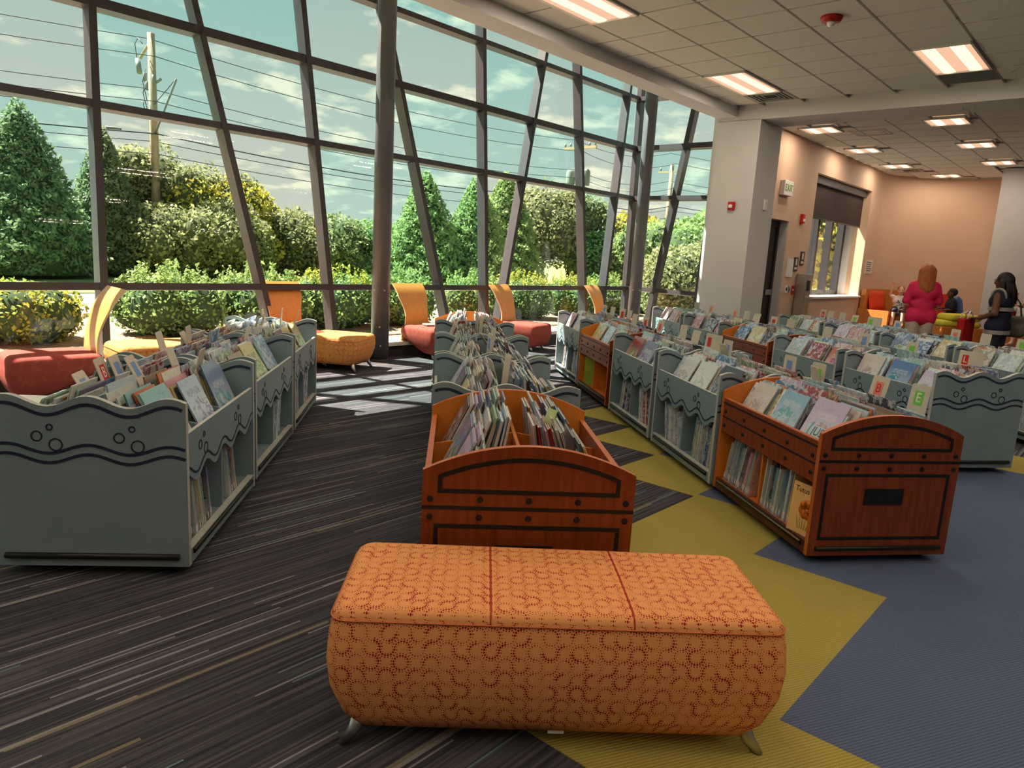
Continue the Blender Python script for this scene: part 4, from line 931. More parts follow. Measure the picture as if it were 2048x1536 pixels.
autocards('R2', [(-1, .3, .14, -.3, 0, None, None), (-1, .42, .10, .05, .1, 'blue', None), (-1, -.4, .16, .05, .1, 'blue', None)])
autocards('R3', [(-1, .0, .12, .2, .1, None, None), (-1, -.28, .16, .1, .1, 'red', None), (-1, -.42, .18, .05, .2, None, None), (-1, .4, .2, .1, .1, None, None)])
autocards('R4', [(-1, .3, .1, .1, .1, None, None), (-1, .0, .12, .1, .1, 'red', None), (-1, -.3, .14, .2, .1, 'salmon', 'B')])
autocards('R5', [(-1, .35, .12, .1, .1, 'blue', None), (-1, .1, .15, .1, .1, None, None), (-1, -.15, .2, .1, .2, 'red', None), (-1, -.35, .2, .15, .1, None, None)])
autocards('S1', [(-1, -.1, .22, .08, .1, 'red', 'L'), (-1, .44, .14, .1, .1, 'green', None), (-1, -.2, .24, .05, .1, None, None)])
autocards('S2', [(-1, -.1, .16, .1, .1, 'blue', None), (-1, .46, .1, .15, .1, None, None)])
autocards('S3', [(-1, .1, .2, .1, .2, None, None), (-1, .45, .16, .15, .1, 'red', None)])
autocards('S4', [(-1, .3, .2, .1, .1, 'salmon', None), (-1, -.2, .2, .3, .2, None, None), (-1, .0, .22, .1, .1, None, None)])
autocards('S5', [(-1, .4, .2, .2, .1, 'salmon', None), (-1, .2, .2, -.1, .1, None, None), (-1, -.1, .2, .2, .1, 'salmon', None)])
autocards('Q1', [(-1, .38, .2, .1, .1, 'green', None), (-1, .2, .26, .2, .1, 'blue', None)])
autocards('Q2', [(-1, .1, .2, .1, .1, 'salmon', 'a'), (-1, -.35, .2, .1, .1, None, None)])
autocards('Q3', [(-1, .3, .2, .1, .2, None, None), (-1, -.1, .2, .1, .1, 'blue', None), (-1, .45, .2, .1, .1, 'green', None)])
autocards('Q4', [(-1, .4, .2, .1, .1, 'red', 'a'), (-1, .25, .2, .2, .1, None, None), (-1, -.1, .2, .1, .1, None, None), (-1, -.3, .2, .3, .1, 'green', None)])
# ------------------------------------------------------------------ upholstered seats
def rrect(a, b, r, n=6):
    r = min(r, a * .99, b * .99); p = []
    for (cx, cy, q0) in ((a - r, b - r, 0), (-a + r, b - r, 90), (-a + r, -b + r, 180), (a - r, -b + r, 270)):
        for k in range(n + 1): q = math.radians(q0 + 90 * k / n); p.append((cx + r * math.cos(q), cy + r * math.sin(q)))
    # subdivide the straight runs so that the sides stay smooth
    out = []
    for i in range(len(p)):
        p0, p1 = Vector(p[i]), Vector(p[(i + 1) % len(p)]); out.append(tuple(p0)); d = (p1 - p0).length
        if d > .12:
            m = int(d / .08)
            for k in range(1, m): out.append(tuple(p0.lerp(p1, k / m)))
    return out
def upholstered(name, levels, rad, edge, crown, mat, parent, offs=(0, 0), shear=None):
    """stack of rounded-rectangle rings. levels: (z, half length, half depth); edge: rounding radius at the top; crown: extra height in the middle"""
    zt, at, bt = levels[-1]; rings = [(z, a, b, rad, 'side') for (z, a, b) in levels]
    base = rrect(at, bt, rad); n = len(base)
    ne = 5
    for k in range(1, ne + 1):
        q = math.pi / 2 * k / ne; s = edge * (1 - math.cos(q)); rings.append((zt + edge * math.sin(q), at - s, bt - s, max(.01, rad - s * .5), 'top'))
    za = rings[-1][0]; a1, b1 = rings[-1][1], rings[-1][2]
    for k in range(1, 6):
        f = 1 - k / 6.0; rings.append((za + crown * (1 - f * f), a1 * f, b1 * f, max(.008, rad * f * .8), 'top'))
    V_, F_, UV_ = [], [], []; uvs = []
    def ringpts(a, b, r):
        # same topology for every ring: scale the base ring's corners
        pts = []
        for (x, y) in base:
            sx = math.copysign(max(0, abs(x) - (at - rad)), x); sy = math.copysign(max(0, abs(y) - (bt - rad)), y)
            cx, cy = x - sx, y - sy
            kx = (a - r) / max(1e-6, at - rad); ky = (b - r) / max(1e-6, bt - rad); pts.append((cx * kx + sx * r / rad, cy * ky + sy * r / rad))
        return pts
    arc = [0.0]
    for i in range(n): arc.append(arc[-1] + math.dist(base[i], base[(i + 1) % n]))
    for (z, a, b, r, kd) in rings:
        for (x, y) in ringpts(a, b, r):
            dx, dy = (shear(z) if shear else (0, 0)); V_.append((x + offs[0] + dx, y + offs[1] + dy, z))
    bot = len(levels)
    for i in range(len(rings) - 1):
        side = i < len(levels)
        for k in range(n):
            k2 = (k + 1) % n; F_.append((i * n + k, i * n + k2, (i + 1) * n + k2, (i + 1) * n + k))
            if side: z0, z1 = rings[i][0], rings[i + 1][0]; uvs += [(arc[k], z0), (arc[k + 1], z0), (arc[k + 1], z1), (arc[k], z1)]
            else: uvs += [V_[j][:2] for j in F_[-1]]
    last = (len(rings) - 1) * n; F_.append(tuple(last + k for k in range(n))); uvs += [V_[j][:2] for j in F_[-1]]
    F_.append(tuple(range(n - 1, -1, -1))); uvs += [V_[j][:2] for j in F_[-1]]
    me = bpy.data.meshes.new(name); me.from_pydata(V_, [], F_); me.materials.append(mat); me.polygons.foreach_set('use_smooth', [True] * len(F_))
    ul = me.uv_layers.new(name='UVMap'); ul.data.foreach_set('uv', [c for p in uvs for c in p]); me.update()
    return link(name, me, parent)
def splay_leg(x, y, sx, sy, parent, h=.10):
    mb = MB(); mb.tube([(x, y, h + .02), (x + sx * .02, y + sy * .012, h * .55), (x + sx * .055, y + sy * .03, .0)], [.024, .021, .012], 12); mb.build('leg', M['steel'], parent)
M['welt_orange'] = mat_base('orange_welt', lin(206, 112, 66), .85)
# front bench
bf = Matrix.Translation((.180, 2.225, 0)) @ rotz(math.radians(2.6))
bench = empty('bench', bf); tag(bench, 'long orange bench upholstered in red dotted swirls, nearest the viewer', 'bench')
upholstered('seat', [(.065, .62, .246), (.11, .655, .268), (.20, .69, .284), (.29, .70, .287), (.37, .695, .277), (.415, .687, .263)], .055, .036, .006, M['fab_orange'], bench)
for (x, y, sx) in ((-.595, -.215, -1), (.595, -.215, 1), (-.595, .215, -1), (.595, .215, 1)): splay_leg(x, y, sx, -1 if y < 0 else 1, bench, .075)
for x in (-.215, .215):
    mb = MB(); mb.tube([(x, -.264, .413), (x, -.253, .44), (x, -.225, .4525), (x, 0, .4575), (x, .225, .4525), (x, .253, .44), (x, .264, .413)], .0035, 6); mb.build('top_seam', M['welt'], bench)
mb = MB(); ring_pts = [(x, y, .417) for (x, y) in rrect(.690, .266, .055)]; mb.tube(ring_pts + [ring_pts[0]], .0025, 6); mb.build('edge_seam', M['welt_orange'], bench)
MB().box((-.02, -.24, .05), (.03, -.21, .07)).build('underside_clip', M['white'], bench)
# ottomans by the window
def ottoman(u, v, rot, L, D, mat, label):
    r = empty('ottoman', Matrix.Translation(W(u, v, 0)) @ rotz(math.radians(rot))); tag(r, label, 'ottoman')
    a, b = L / 2, D / 2
    upholstered('seat', [(.085, a * .82, b * .82), (.14, a * .9, b * .9), (.24, a * .985, b * .985), (.31, a, b), (.37, a * .985, b * .985)], .07, .05, .012, mat, r)
    for sx in (-1, 1):
        for sy in (-1, 1): splay_leg(sx * a * .74, sy * b * .7, sx, sy, r)
    mb = MB(); rp = [(x, y, .372) for (x, y) in rrect(a * .99, b * .99, .07)]; mb.tube(rp + [rp[0]], .003, 6); mb.build('edge_seam', M['welt_orange'], r)
    return r
ottoman(3.10, 7.42, 41.25 - 90 + 94, 1.05, .60, M['fab_gold'], 'gold dotted ottoman under the window behind the left row')
ottoman(5.12, 7.33, -10, .72, .66, M['fab_gold'], 'gold dotted ottoman in the sun beside the round column')
# lounge chairs: upholstered wedge seat and one bent plywood band as back and base
def lounge_chair(x, y, rot, mat, label, book=False):
    """faces +x in its own frame; plywood band behind at -x"""
    r = empty('lounge_chair', Matrix.Translation((x, y, 0)) @ rotz(math.radians(rot))); tag(r, label, 'chair', 'plywood-backed lounge chairs by the window')
    upholstered('seat', [(.075, .11, .24), (.11, .17, .262), (.18, .255, .285), (.26, .335, .30), (.32, .362, .305), (.37, .358, .30)], .09, .055, .012, mat, r, offs=(.06, 0), shear=lambda z: (max(0, .30 - z) * .85, 0))
    prof = [(-.40, .0), (-.35, .10), (-.285, .24), (-.255, .36), (-.255, .48), (-.275, .60), (-.315, .72), (-.365, .83), (-.425, .92), (-.485, .985)]
    # smooth the profile
    pr = []
    for i in range(len(prof) - 1):
        p0 = Vector(prof[max(0, i - 1)]); p1 = Vector(prof[i]); p2 = Vector(prof[i + 1]); p3 = Vector(prof[min(len(prof) - 1, i + 2)])
        for k in range(3):
            t = k / 3; pr.append(.5 * ((2 * p1) + (-p0 + p2) * t + (2 * p0 - 5 * p1 + 4 * p2 - p3) * t * t + (-p0 + 3 * p1 - 3 * p2 + p3) * t ** 3))
    pr.append(Vector(prof[-1])); n = len(pr); mb = MB(); vs = []
    for i, p in enumerate(pr):
        tg = (pr[min(i + 1, n - 1)] - pr[max(0, i - 1)]).normalized(); nn = Vector((-tg.y, tg.x)) * .009
        z = p.y; hw = .27 - .06 * math.sin(max(0, min(1, (z - .30) / .5)) * math.pi) if z > .3 else .27 - .05 * (.3 - z) / .3
        if z > .86: hw *= 1 + .06 * (z - .86) / .14
        for (sg, ww) in ((1, hw), (1, -hw), (-1, -hw), (-1, hw)): vs.append((p.x + nn.x * sg, ww, p.y + nn.y * sg))
    fs = []; mi = []
    for i in range(n - 1):
        for j in range(4): j2 = (j + 1) % 4; fs.append((i * 4 + j, i * 4 + j2, i * 4 + 4 + j2, i * 4 + 4 + j)); mi.append(1 if j in (1, 3) else 0)
    fs += [(0, 1, 2, 3), ((n - 1) * 4 + 3, (n - 1) * 4 + 2, (n - 1) * 4 + 1, (n - 1) * 4)]; mi += [1, 1]
    mb.add(vs, fs, smooth=True); mb.m = mi; bk = mb.build('back_shell', [M['plywood'], M['ply_edge']], r)
    es = bk.modifiers.new('edges', 'EDGE_SPLIT'); es.split_angle = math.radians(50)
    for sy in (-1, 1): splay_leg(.27, sy * .17, 1, sy, r, .085)
    return r
lounge_chair(-4.0, 6.22, 224, M['fab_red'], 'red lounge chair at the far left with its plywood back edge-on')
lounge_chair(-2.66, 8.72, -42, M['fab_scarlet'], 'red lounge chair with a broad orange-lit plywood back behind the left row')
lounge_chair(-1.22, 10.1, -40, M['fab_red'], 'red lounge chair right of the round column')
lounge_chair(.10, 11.5, -30, M['fab_red'], 'red lounge chair behind the centre row with a pale sunlit back')
lounge_chair(1.80, 13.5, -30, M['fab_red'], 'lounge chair farthest along the glass, only its plywood back showing')
# a slim book lying on a chair
o = MB().box((-.12, -.09, 0), (.12, .09, .012)).build('magazine', mat_base('magazine_cover', lin(214, 190, 160), .4)); o.matrix_world = Matrix.Translation((-1.16, 10.05, .448)) @ rotz(.5); tag(o, 'thin pale magazine lying on the red chair by the round column', 'magazine')
# ------------------------------------------------------------------ seating along the curved wall
M['seat_wood'] = mat_noise('honey_wood', lin(206, 130, 62), lin(190, 114, 50), 3, .45, stretch=(6, 6, 1))
M['pad_orange'] = mat_base('orange_pad', lin(206, 70, 26), .8); M['pad_grey'] = mat_base('slate_pad', lin(92, 84, 88), .8); M['pad_red'] = mat_base('red_pad', lin(190, 52, 26), .8)
M['pad_yellow'] = mat_base('lime_yellow_pad', lin(206, 196, 60), .8); M['pad_blue'] = mat_base('blue_pad', lin(98, 122, 178), .8)
def arc_block(c, r0, r1, a0, a1, z0, z1, n=14):
    mb = MB(); vs = []
    for i in range(n + 1):
        q = math.radians(a0 + (a1 - a0) * i / n); d = (math.cos(q), math.sin(q))
        vs += [(c[0] + d[0] * r0, c[1] + d[1] * r0, z0), (c[0] + d[0] * r1, c[1] + d[1] * r1, z0), (c[0] + d[0] * r1, c[1] + d[1] * r1, z1), (c[0] + d[0] * r0, c[1] + d[1] * r0, z1)]
    fs = []
    for i in range(n):
        for j in range(4): j2 = (j + 1) % 4; fs.append((i * 4 + j, i * 4 + j2, i * 4 + 4 + j2, i * 4 + 4 + j))
    fs += [(0, 1, 2, 3), (n * 4 + 3, n * 4 + 2, n * 4 + 1, n * 4)]
    return mb.add(vs, fs, smooth=False)
cc = (19.25, 3.65)
r = empty('curved_bench', UVM); tag(r, 'honey wood bench curving along the far wall with orange and grey pads', 'bench')
link('bench_base', MB().box((18.5, 4.62, 0), (19.25, 5.26, .52)).mesh('bench_base', M['seat_wood']), r)
link('bench_base', arc_block(cc, .95, 1.6, 90, 0, 0, .52).mesh('bench_base', M['seat_wood']), r)
link('backrest', MB().box((18.5, 5.16, .52), (19.25, 5.27, 1.13)).mesh('backrest', M['seat_wood']), r)
link('backrest', arc_block(cc, 1.50, 1.61, 90, 52, .52, 1.13).mesh('backrest', M['seat_wood']), r)
link('backrest', arc_block(cc, 1.50, 1.61, 52, 8, .52, 1.10).mesh('backrest', M['pad_red']), r)
link('end_panel', MB().box((18.44, 4.6, 0), (18.5, 5.28, .66)).mesh('end_panel', M['seat_wood']), r)
link('seat_pad', MB().box((18.52, 4.62, .52), (19.25, 5.15, .62)).mesh('seat_pad', M['pad_orange']), r)
link('seat_pad', arc_block(cc, .95, 1.49, 90, 50, .52, .61).mesh('seat_pad', M['pad_grey']), r)
link('seat_pad', arc_block(cc, .95, 1.49, 50, 0, .52, .61).mesh('seat_pad', M['pad_orange']), r)
def cushion(M4, w, h, t, mat, label):
    o = MB(); 
    def f(i, j):
        x, y = (i * 2 - 1), (j * 2 - 1); return x, y
    mb = MB(); n = 9
    for sgn in (1, -1):
        mb.grid(lambda i, j: ((i - .5) * w * (1 - .06 * (2 * j - 1) ** 2 * 0), sgn * t / 2 * (max(0, 1 - abs(2 * i - 1) ** 6) * max(0, 1 - abs(2 * j - 1) ** 6)) ** .5, j * h), n, n)
    o = mb.build('cushion', mat); o.matrix_world = M4; tag(o, label, 'cushion'); return o
cushion(UVM @ T(18.95, 4.98, .62) @ rotz(math.radians(-22)) @ Matrix.Rotation(-.2, 4, 'X'), .56, .5, .16, M['pad_orange'], 'square orange cushion leaning at the left end of the curved bench')
cushion(Matrix.Translation((9.9, 16.15, .62)) @ rotz(math.radians(70)) @ Matrix.Rotation(-.2, 4, 'X'), .5, .5, .14, M['pad_blue'], 'blue cushion at the right end of the curved bench')
r = empty('wood_bench', Matrix.Translation((9.3, 15.25, 0)) @ rotz(math.radians(-3))); tag(r, 'low honey wood bench block under the yellow cushions', 'bench')
bevel(MB().box((-.4, -.3, 0), (.42, .3, .5)).build('bench_block', M['seat_wood'], r), .01); MB().box((-.36, -.27, .0), (.38, .27, .04)).build('kick_plinth', M['dark_wood'], r)
for k, (dx, w) in enumerate(((0, .82), (.06, .70))):
    o = upholstered('floor_cushion', [(0, w / 2 - .03, .25), (.05, w / 2, .28), (.09, w / 2 - .02, .26)], .08, .035, .01, M['pad_yellow'], None); o.matrix_world = Matrix.Translation((9.3 + dx, 15.25, .502 + k * .137)) @ rotz(math.radians(-3 + 8 * k)); tag(o, ['lower of two stacked lime yellow cushions on the wood bench', 'upper of two stacked lime yellow cushions on the wood bench'][k], 'cushion')
r = empty('wood_bench', Matrix.Translation((10.25, 14.0, 0)) @ rotz(math.radians(12))); tag(r, 'honey wood bench block at the right photo edge', 'bench')
bevel(MB().box((-.75, -.3, 0), (.9, .35, .53)).build('bench_block', M['seat_wood'], r), .012); MB().box((-.4, -.26, .53), (.86, .3, .60)).build('seat_pad', M['pad_blue'], r); MB().box((-.72, .3, .53), (.9, .38, 1.05)).build('backrest', M['pad_red'], r)
# ------------------------------------------------------------------ people: one continuous surface each, grown from a signed distance field
def surface_nets(F, org, h):
    ins = F < 0; nx, ny, nz = F.shape
    c = [(i, j, k) for i in (0, 1) for j in (0, 1) for k in (0, 1)]
    cnt = sum(ins[i:nx - 1 + i, j:ny - 1 + j, k:nz - 1 + k].astype(np.int8) for (i, j, k) in c)
    act = np.argwhere((cnt > 0) & (cnt < 8)); vals = np.stack([F[act[:, 0] + i, act[:, 1] + j, act[:, 2] + k] for (i, j, k) in c], 1)
    pos = np.zeros((len(act), 3)); num = np.zeros(len(act))
    for a in range(8):
        for b in range(a + 1, 8):
            if sum(abs(c[a][q] - c[b][q]) for q in range(3)) != 1: continue
            va, vb = vals[:, a], vals[:, b]; m = (va < 0) != (vb < 0); t = np.where(m, va / np.where(m, va - vb, 1), 0)
            p = np.array(c[a])[None] + t[:, None] * (np.array(c[b]) - np.array(c[a]))[None]; pos += np.where(m[:, None], p, 0); num += m
    pos = (act + pos / num[:, None]) * h + np.array(org)
    idx = -np.ones(cnt.shape, dtype=np.int64); idx[tuple(act.T)] = np.arange(len(act)); quads = []
    for ax in range(3):
        sl0 = [slice(None)] * 3; sl1 = [slice(None)] * 3; sl0[ax] = slice(0, -1); sl1[ax] = slice(1, None)
        d = ins[tuple(sl0)] != ins[tuple(sl1)]; e = np.argwhere(d); o1, o2 = [q for q in range(3) if q != ax]
        e = e[(e[:, o1] > 0) & (e[:, o2] > 0) & (e[:, o1] < F.shape[o1] - 1) & (e[:, o2] < F.shape[o2] - 1)]
        def ci(d1, d2):
            q = e.copy(); q[:, o1] -= d1; q[:, o2] -= d2; return idx[q[:, 0], q[:, 1], q[:, 2]]
        Q = np.stack([ci(1, 1), ci(0, 1), ci(0, 0), ci(1, 0)], 1); fl = ins[tuple(e.T)] ^ (ax == 1); Q[~fl] = Q[~fl][:, ::-1]; quads.append(Q)
    return pos, np.concatenate(quads)
def sdf(prims, h, k=.02):
    P0 = []; 
    for p in prims:
        if p[0] == 'c': a, b, ra, rb = np.array(p[1], float), np.array(p[2], float), p[3], p[4]; m = max(ra, rb); P0 += [np.minimum(a, b) - m, np.maximum(a, b) + m]
        else: P0 += [np.array(p[1], float) - max(p[2]), np.array(p[1], float) + max(p[2])]
    lo = np.min(P0, 0) - 3 * h; hi = np.max(P0, 0) + 3 * h; n = np.ceil((hi - lo) / h).astype(int) + 1
    F = np.full(n, .06); ax = [lo[i] + h * np.arange(n[i]) for i in range(3)]
    for p in prims:
        if p[0] == 'c': a, b, ra, rb = np.array(p[1], float), np.array(p[2], float), p[3], p[4]; m = max(ra, rb) + .06; l, u_ = np.minimum(a, b) - m, np.maximum(a, b) + m
        else: m = max(p[2]) + .06; l, u_ = np.array(p[1], float) - m, np.array(p[1], float) + m
        i0 = np.maximum(0, ((l - lo) / h).astype(int)); i1 = np.minimum(n, ((u_ - lo) / h).astype(int) + 2)
        X, Y, Z = np.meshgrid(*[ax[q][i0[q]:i1[q]] for q in range(3)], indexing='ij')
        if p[0] == 'c':
            d = b - a; L2 = max(1e-9, d.dot(d)); t = np.clip(((X - a[0]) * d[0] + (Y - a[1]) * d[1] + (Z - a[2]) * d[2]) / L2, 0, 1)
            D = np.sqrt((X - a[0] - t * d[0]) ** 2 + (Y - a[1] - t * d[1]) ** 2 + (Z - a[2] - t * d[2]) ** 2) - (ra + (rb - ra) * t)
        else:
            c, r = p[1], p[2]; q = np.sqrt(((X - c[0]) / r[0]) ** 2 + ((Y - c[1]) / r[1]) ** 2 + ((Z - c[2]) / r[2]) ** 2); D = (q - 1) * min(r) * (0.5 + 0.5 * np.minimum(1, q))
        S = F[i0[0]:i1[0], i0[1]:i1[1], i0[2]:i1[2]]; hh = np.clip(.5 + .5 * (S - D) / k, 0, 1)
        F[i0[0]:i1[0], i0[1]:i1[1], i0[2]:i1[2]] = S * (1 - hh) + D * hh - k * hh * (1 - hh)
    return surface_nets(F, lo, h)
def sdf_obj(name, prims, h, mat, parent, k=.02):
    v, q = sdf(prims, h, k); me = bpy.data.meshes.new(name); me.from_pydata(v.tolist(), [], q.tolist()); me.materials.append(mat); me.polygons.foreach_set('use_smooth', [True] * len(q)); me.update()
    return link(name, me, parent)
def hand(w, d, up, s, curl=.5, side=1):
    """palm at w pointing along d; up = back of the hand; returns capsules for palm, fingers and thumb"""
    w, d, up = Vector(w), Vector(d).normalized(), Vector(up).normalized(); sd = d.cross(up).normalized() * side; up = sd.cross(d).normalized() * side; out = []
    L = .085 * s; pc = w + d * L * .9
    for k in (-1, 0, 1): out.append(('c', tuple(w + sd * .012 * k * s), tuple(pc + sd * .022 * k * s), .015 * s, .013 * s))
    for k, (ln, o) in enumerate(((.066, -.030), (.074, -.010), (.069, .010), (.054, .029))):
        b = pc + sd * o * s; m = b + (d * math.cos(curl * .5) - up * math.sin(curl * .5)) * ln * .5 * s; e = m + (d * math.cos(curl * 1.4) - up * math.sin(curl * 1.4)) * ln * .55 * s
        out += [('c', tuple(b), tuple(m), .0095 * s, .0088 * s), ('c', tuple(m), tuple(e), .0088 * s, .007 * s)]
    tb = w + d * L * .35 - sd * .026 * s; tm = tb + (d * .6 - sd * .75).normalized() * .036 * s; te = tm + (d * .9 - sd * .25 - up * .3).normalized() * .032 * s
    out += [('c', tuple(tb), tuple(tm), .013 * s, .0105 * s), ('c', tuple(tm), tuple(te), .0105 * s, .008 * s)]
    return out
def head_prims(c, s, f=(0, 1, 0)):
    """f: facing (horizontal unit)"""
    c = Vector(c); f = Vector(f).normalized(); r = Vector((f.y, -f.x, 0)); z = Vector((0, 0, 1)); P_ = []
    P_.append(('e', tuple(c + z * .015 * s), (.078 * s, .092 * s if abs(f.y) > .7 else .085 * s, .105 * s)))
    P_.append(('c', tuple(c + f * .035 * s - z * .03 * s), tuple(c + f * .05 * s - z * .085 * s), .058 * s, .034 * s))
    P_.append(('c', tuple(c + f * .088 * s + z * .005 * s), tuple(c + f * .104 * s - z * .028 * s), .010 * s, .014 * s))
    for q in (-1, 1): P_.append(('c', tuple(c + r * q * .080 * s - z * .02 * s), tuple(c + r * q * .086 * s + z * .015 * s), .012 * s, .016 * s))
    return P_
def face_bits(root, c, s, f):
    c = Vector(c); f = Vector(f).normalized(); r = Vector((f.y, -f.x, 0)); z = Vector((0, 0, 1))
    for q in (-1, 1):
        p = c + f * .082 * s + r * q * .032 * s + z * .015 * s; link('eye', MB().lathe([(.001, -.009 * s), (.007 * s, -.006 * s), (.009 * s, 0), (.007 * s, .006 * s), (.001, .009 * s)], 10).mesh('eye', M['eye']), root, Matrix.Translation(p))
    mp = c + f * .084 * s - z * .058 * s; mb = MB(); mb.tube([mp - r * .022 * s, mp + f * .006 * s, mp + r * .022 * s], [.003 * s, .006 * s, .003 * s], 8); link('mouth', mb.mesh('mouth', M['lip']), root)
def skinm(n, c): return mat_base(n, lin(*c), .55, .35)
M['eye'] = mat_base('eye_dark', lin(34, 26, 24), .3); M['lip'] = mat_base('lips', lin(150, 76, 70), .5)
SK1, SK2 = skinm('skin_fair', (222, 168, 142)), skinm('skin_deep', (104, 66, 48))
HB = .009
def torso(s, zp, zw, zc, zn, wid=1.0, y=0.0, lean=0.0):
    L = lambda z: y + lean * (z - zp)
    return [('c', (-.085 * s * wid, L(zp), zp), (.085 * s * wid, L(zp), zp), .105 * s, .105 * s), ('c', (-.06 * s * wid, L(zw), zw), (.06 * s * wid, L(zw), zw), .095 * s, .095 * s),
            ('c', (-.09 * s * wid, L(zc), zc), (.09 * s * wid, L(zc), zc), .108 * s, .108 * s), ('c', (-.135 * s * wid, L(zn) - .005, zn - .06 * s), (.135 * s * wid, L(zn) - .005, zn - .06 * s), .055 * s, .055 * s),
            ('c', (0, L(zn), zn - .06 * s), (0, L(zn) + .012 * s, zn + .09 * s), .058 * s, .05 * s), ('c', (0, L(zp), zp), (0, L(zc), zc), .11 * s, .11 * s), ('c', (0, L(zc), zc), (0, L(zn), zn - .05 * s), .10 * s, .08 * s)]
def inflate(pr, d): return [(p[0], p[1], p[2], p[3] + d, p[4] + d) if p[0] == 'c' else (p[0], p[1], tuple(q + d for q in p[2])) for p in pr]
def limb(a, b, c, r): return [('c', a, b, r[0], r[1]), ('c', b, c, r[1] * .98, r[2])]
def foot(a, f, s): 
    f = Vector(f); a = Vector(a); return [('c', tuple(a - f * .05 * s), tuple(a + f * .15 * s), .042 * s, .034 * s), ('c', tuple(a + Vector((0, 0, .05 * s))), tuple(a + f * .08 * s), .045 * s, .036 * s)]
# --- woman in pink, back to the viewer
def woman_pink():
    root = empty('person', Matrix.Translation((6.02, 10.75, 0)) @ rotz(math.radians(-14))); tag(root, 'adult in bright pink top and pale trousers standing with back turned', 'person')
    s = .94; T_ = torso(s, .93, 1.08, 1.27, 1.43, .92)
    legs = limb((-.09, 0, .90), (-.095, .01, .49), (-.10, -.02, .09), (.088, .058, .042)) + limb((.09, 0, .90), (.10, .02, .49), (.11, -.01, .09), (.088, .058, .042))
    aL = limb((-.165, 0, 1.36), (-.205, .03, 1.10), (-.17, .22, .99), (.045, .038, .03)); aR = limb((.165, 0, 1.36), (.215, .03, 1.11), (.195, .24, 1.03), (.045, .038, .03))
    body = T_ + legs + aL + aR + head_prims((0, .02, 1.555), s) + foot((-.10, -.02, .045), (0, 1, 0), s) + foot((.11, -.01, .045), (0, 1, 0), s)
    body += hand((-.168, .24, .985), (.1, 1, -.05), (0, 0, 1), s, .6, 1) + hand((.19, .26, 1.03), (-.15, 1, .1), (0, 0, 1), s, .6, -1)
    sdf_obj('body', body, HB, SK1, root); face_bits(root, (0, .02, 1.555), s, (0, 1, 0))
    pink = mat_noise('pink_blouse', lin(226, 40, 92), lin(206, 28, 78), 9, .7, bump=.3)
    sh = inflate(T_[:4] + T_[5:], .016) + [('c', (-.10, 0, .93), (.10, 0, .93), .110, .110), ('c', (-.10, 0, .88), (.10, 0, .88), .108, .108)] + [('c', (-.16, 0, 1.36), (-.203, .03, 1.14), .058, .066), ('c', (.16, 0, 1.36), (.213, .03, 1.15), .058, .068)]
    sdf_obj('blouse', sh, .011, pink, root, .03)
    tr = inflate(legs, .018) + [('c', (-.09, 0, .9), (.09, 0, .9), .112, .112)]; sdf_obj('trousers', tr, .011, mat_noise('pale_trousers', lin(206, 192, 172), lin(190, 176, 156), 8, .8), root, .02)
    hr = [('e', (0, .0, 1.585), (.096, .105, .112)), ('c', (-.045, -.045, 1.58), (-.055, -.075, 1.34), .07, .05), ('c', (.045, -.045, 1.58), (.055, -.075, 1.33), .07, .05), ('c', (0, -.055, 1.6), (0, -.085, 1.30), .075, .055), ('c', (-.075, .0, 1.57), (-.095, -.02, 1.40), .035, .03), ('c', (.075, .0, 1.57), (.095, -.02, 1.40), .035, .03)]
    sdf_obj('hair', hr, .010, mat_noise('copper_hair', lin(188, 108, 56), lin(150, 78, 36), 20, .5, stretch=(6, 6, .5)), root, .03)
    shm = mat_base('tan_shoes', lin(120, 90, 70), .6)
    for x, y in ((-.10, -.02), (.11, -.01)): sdf_obj('shoe', inflate(foot((x, y, .045), (0, 1, 0), s), .008), .011, shm, root)
woman_pink()
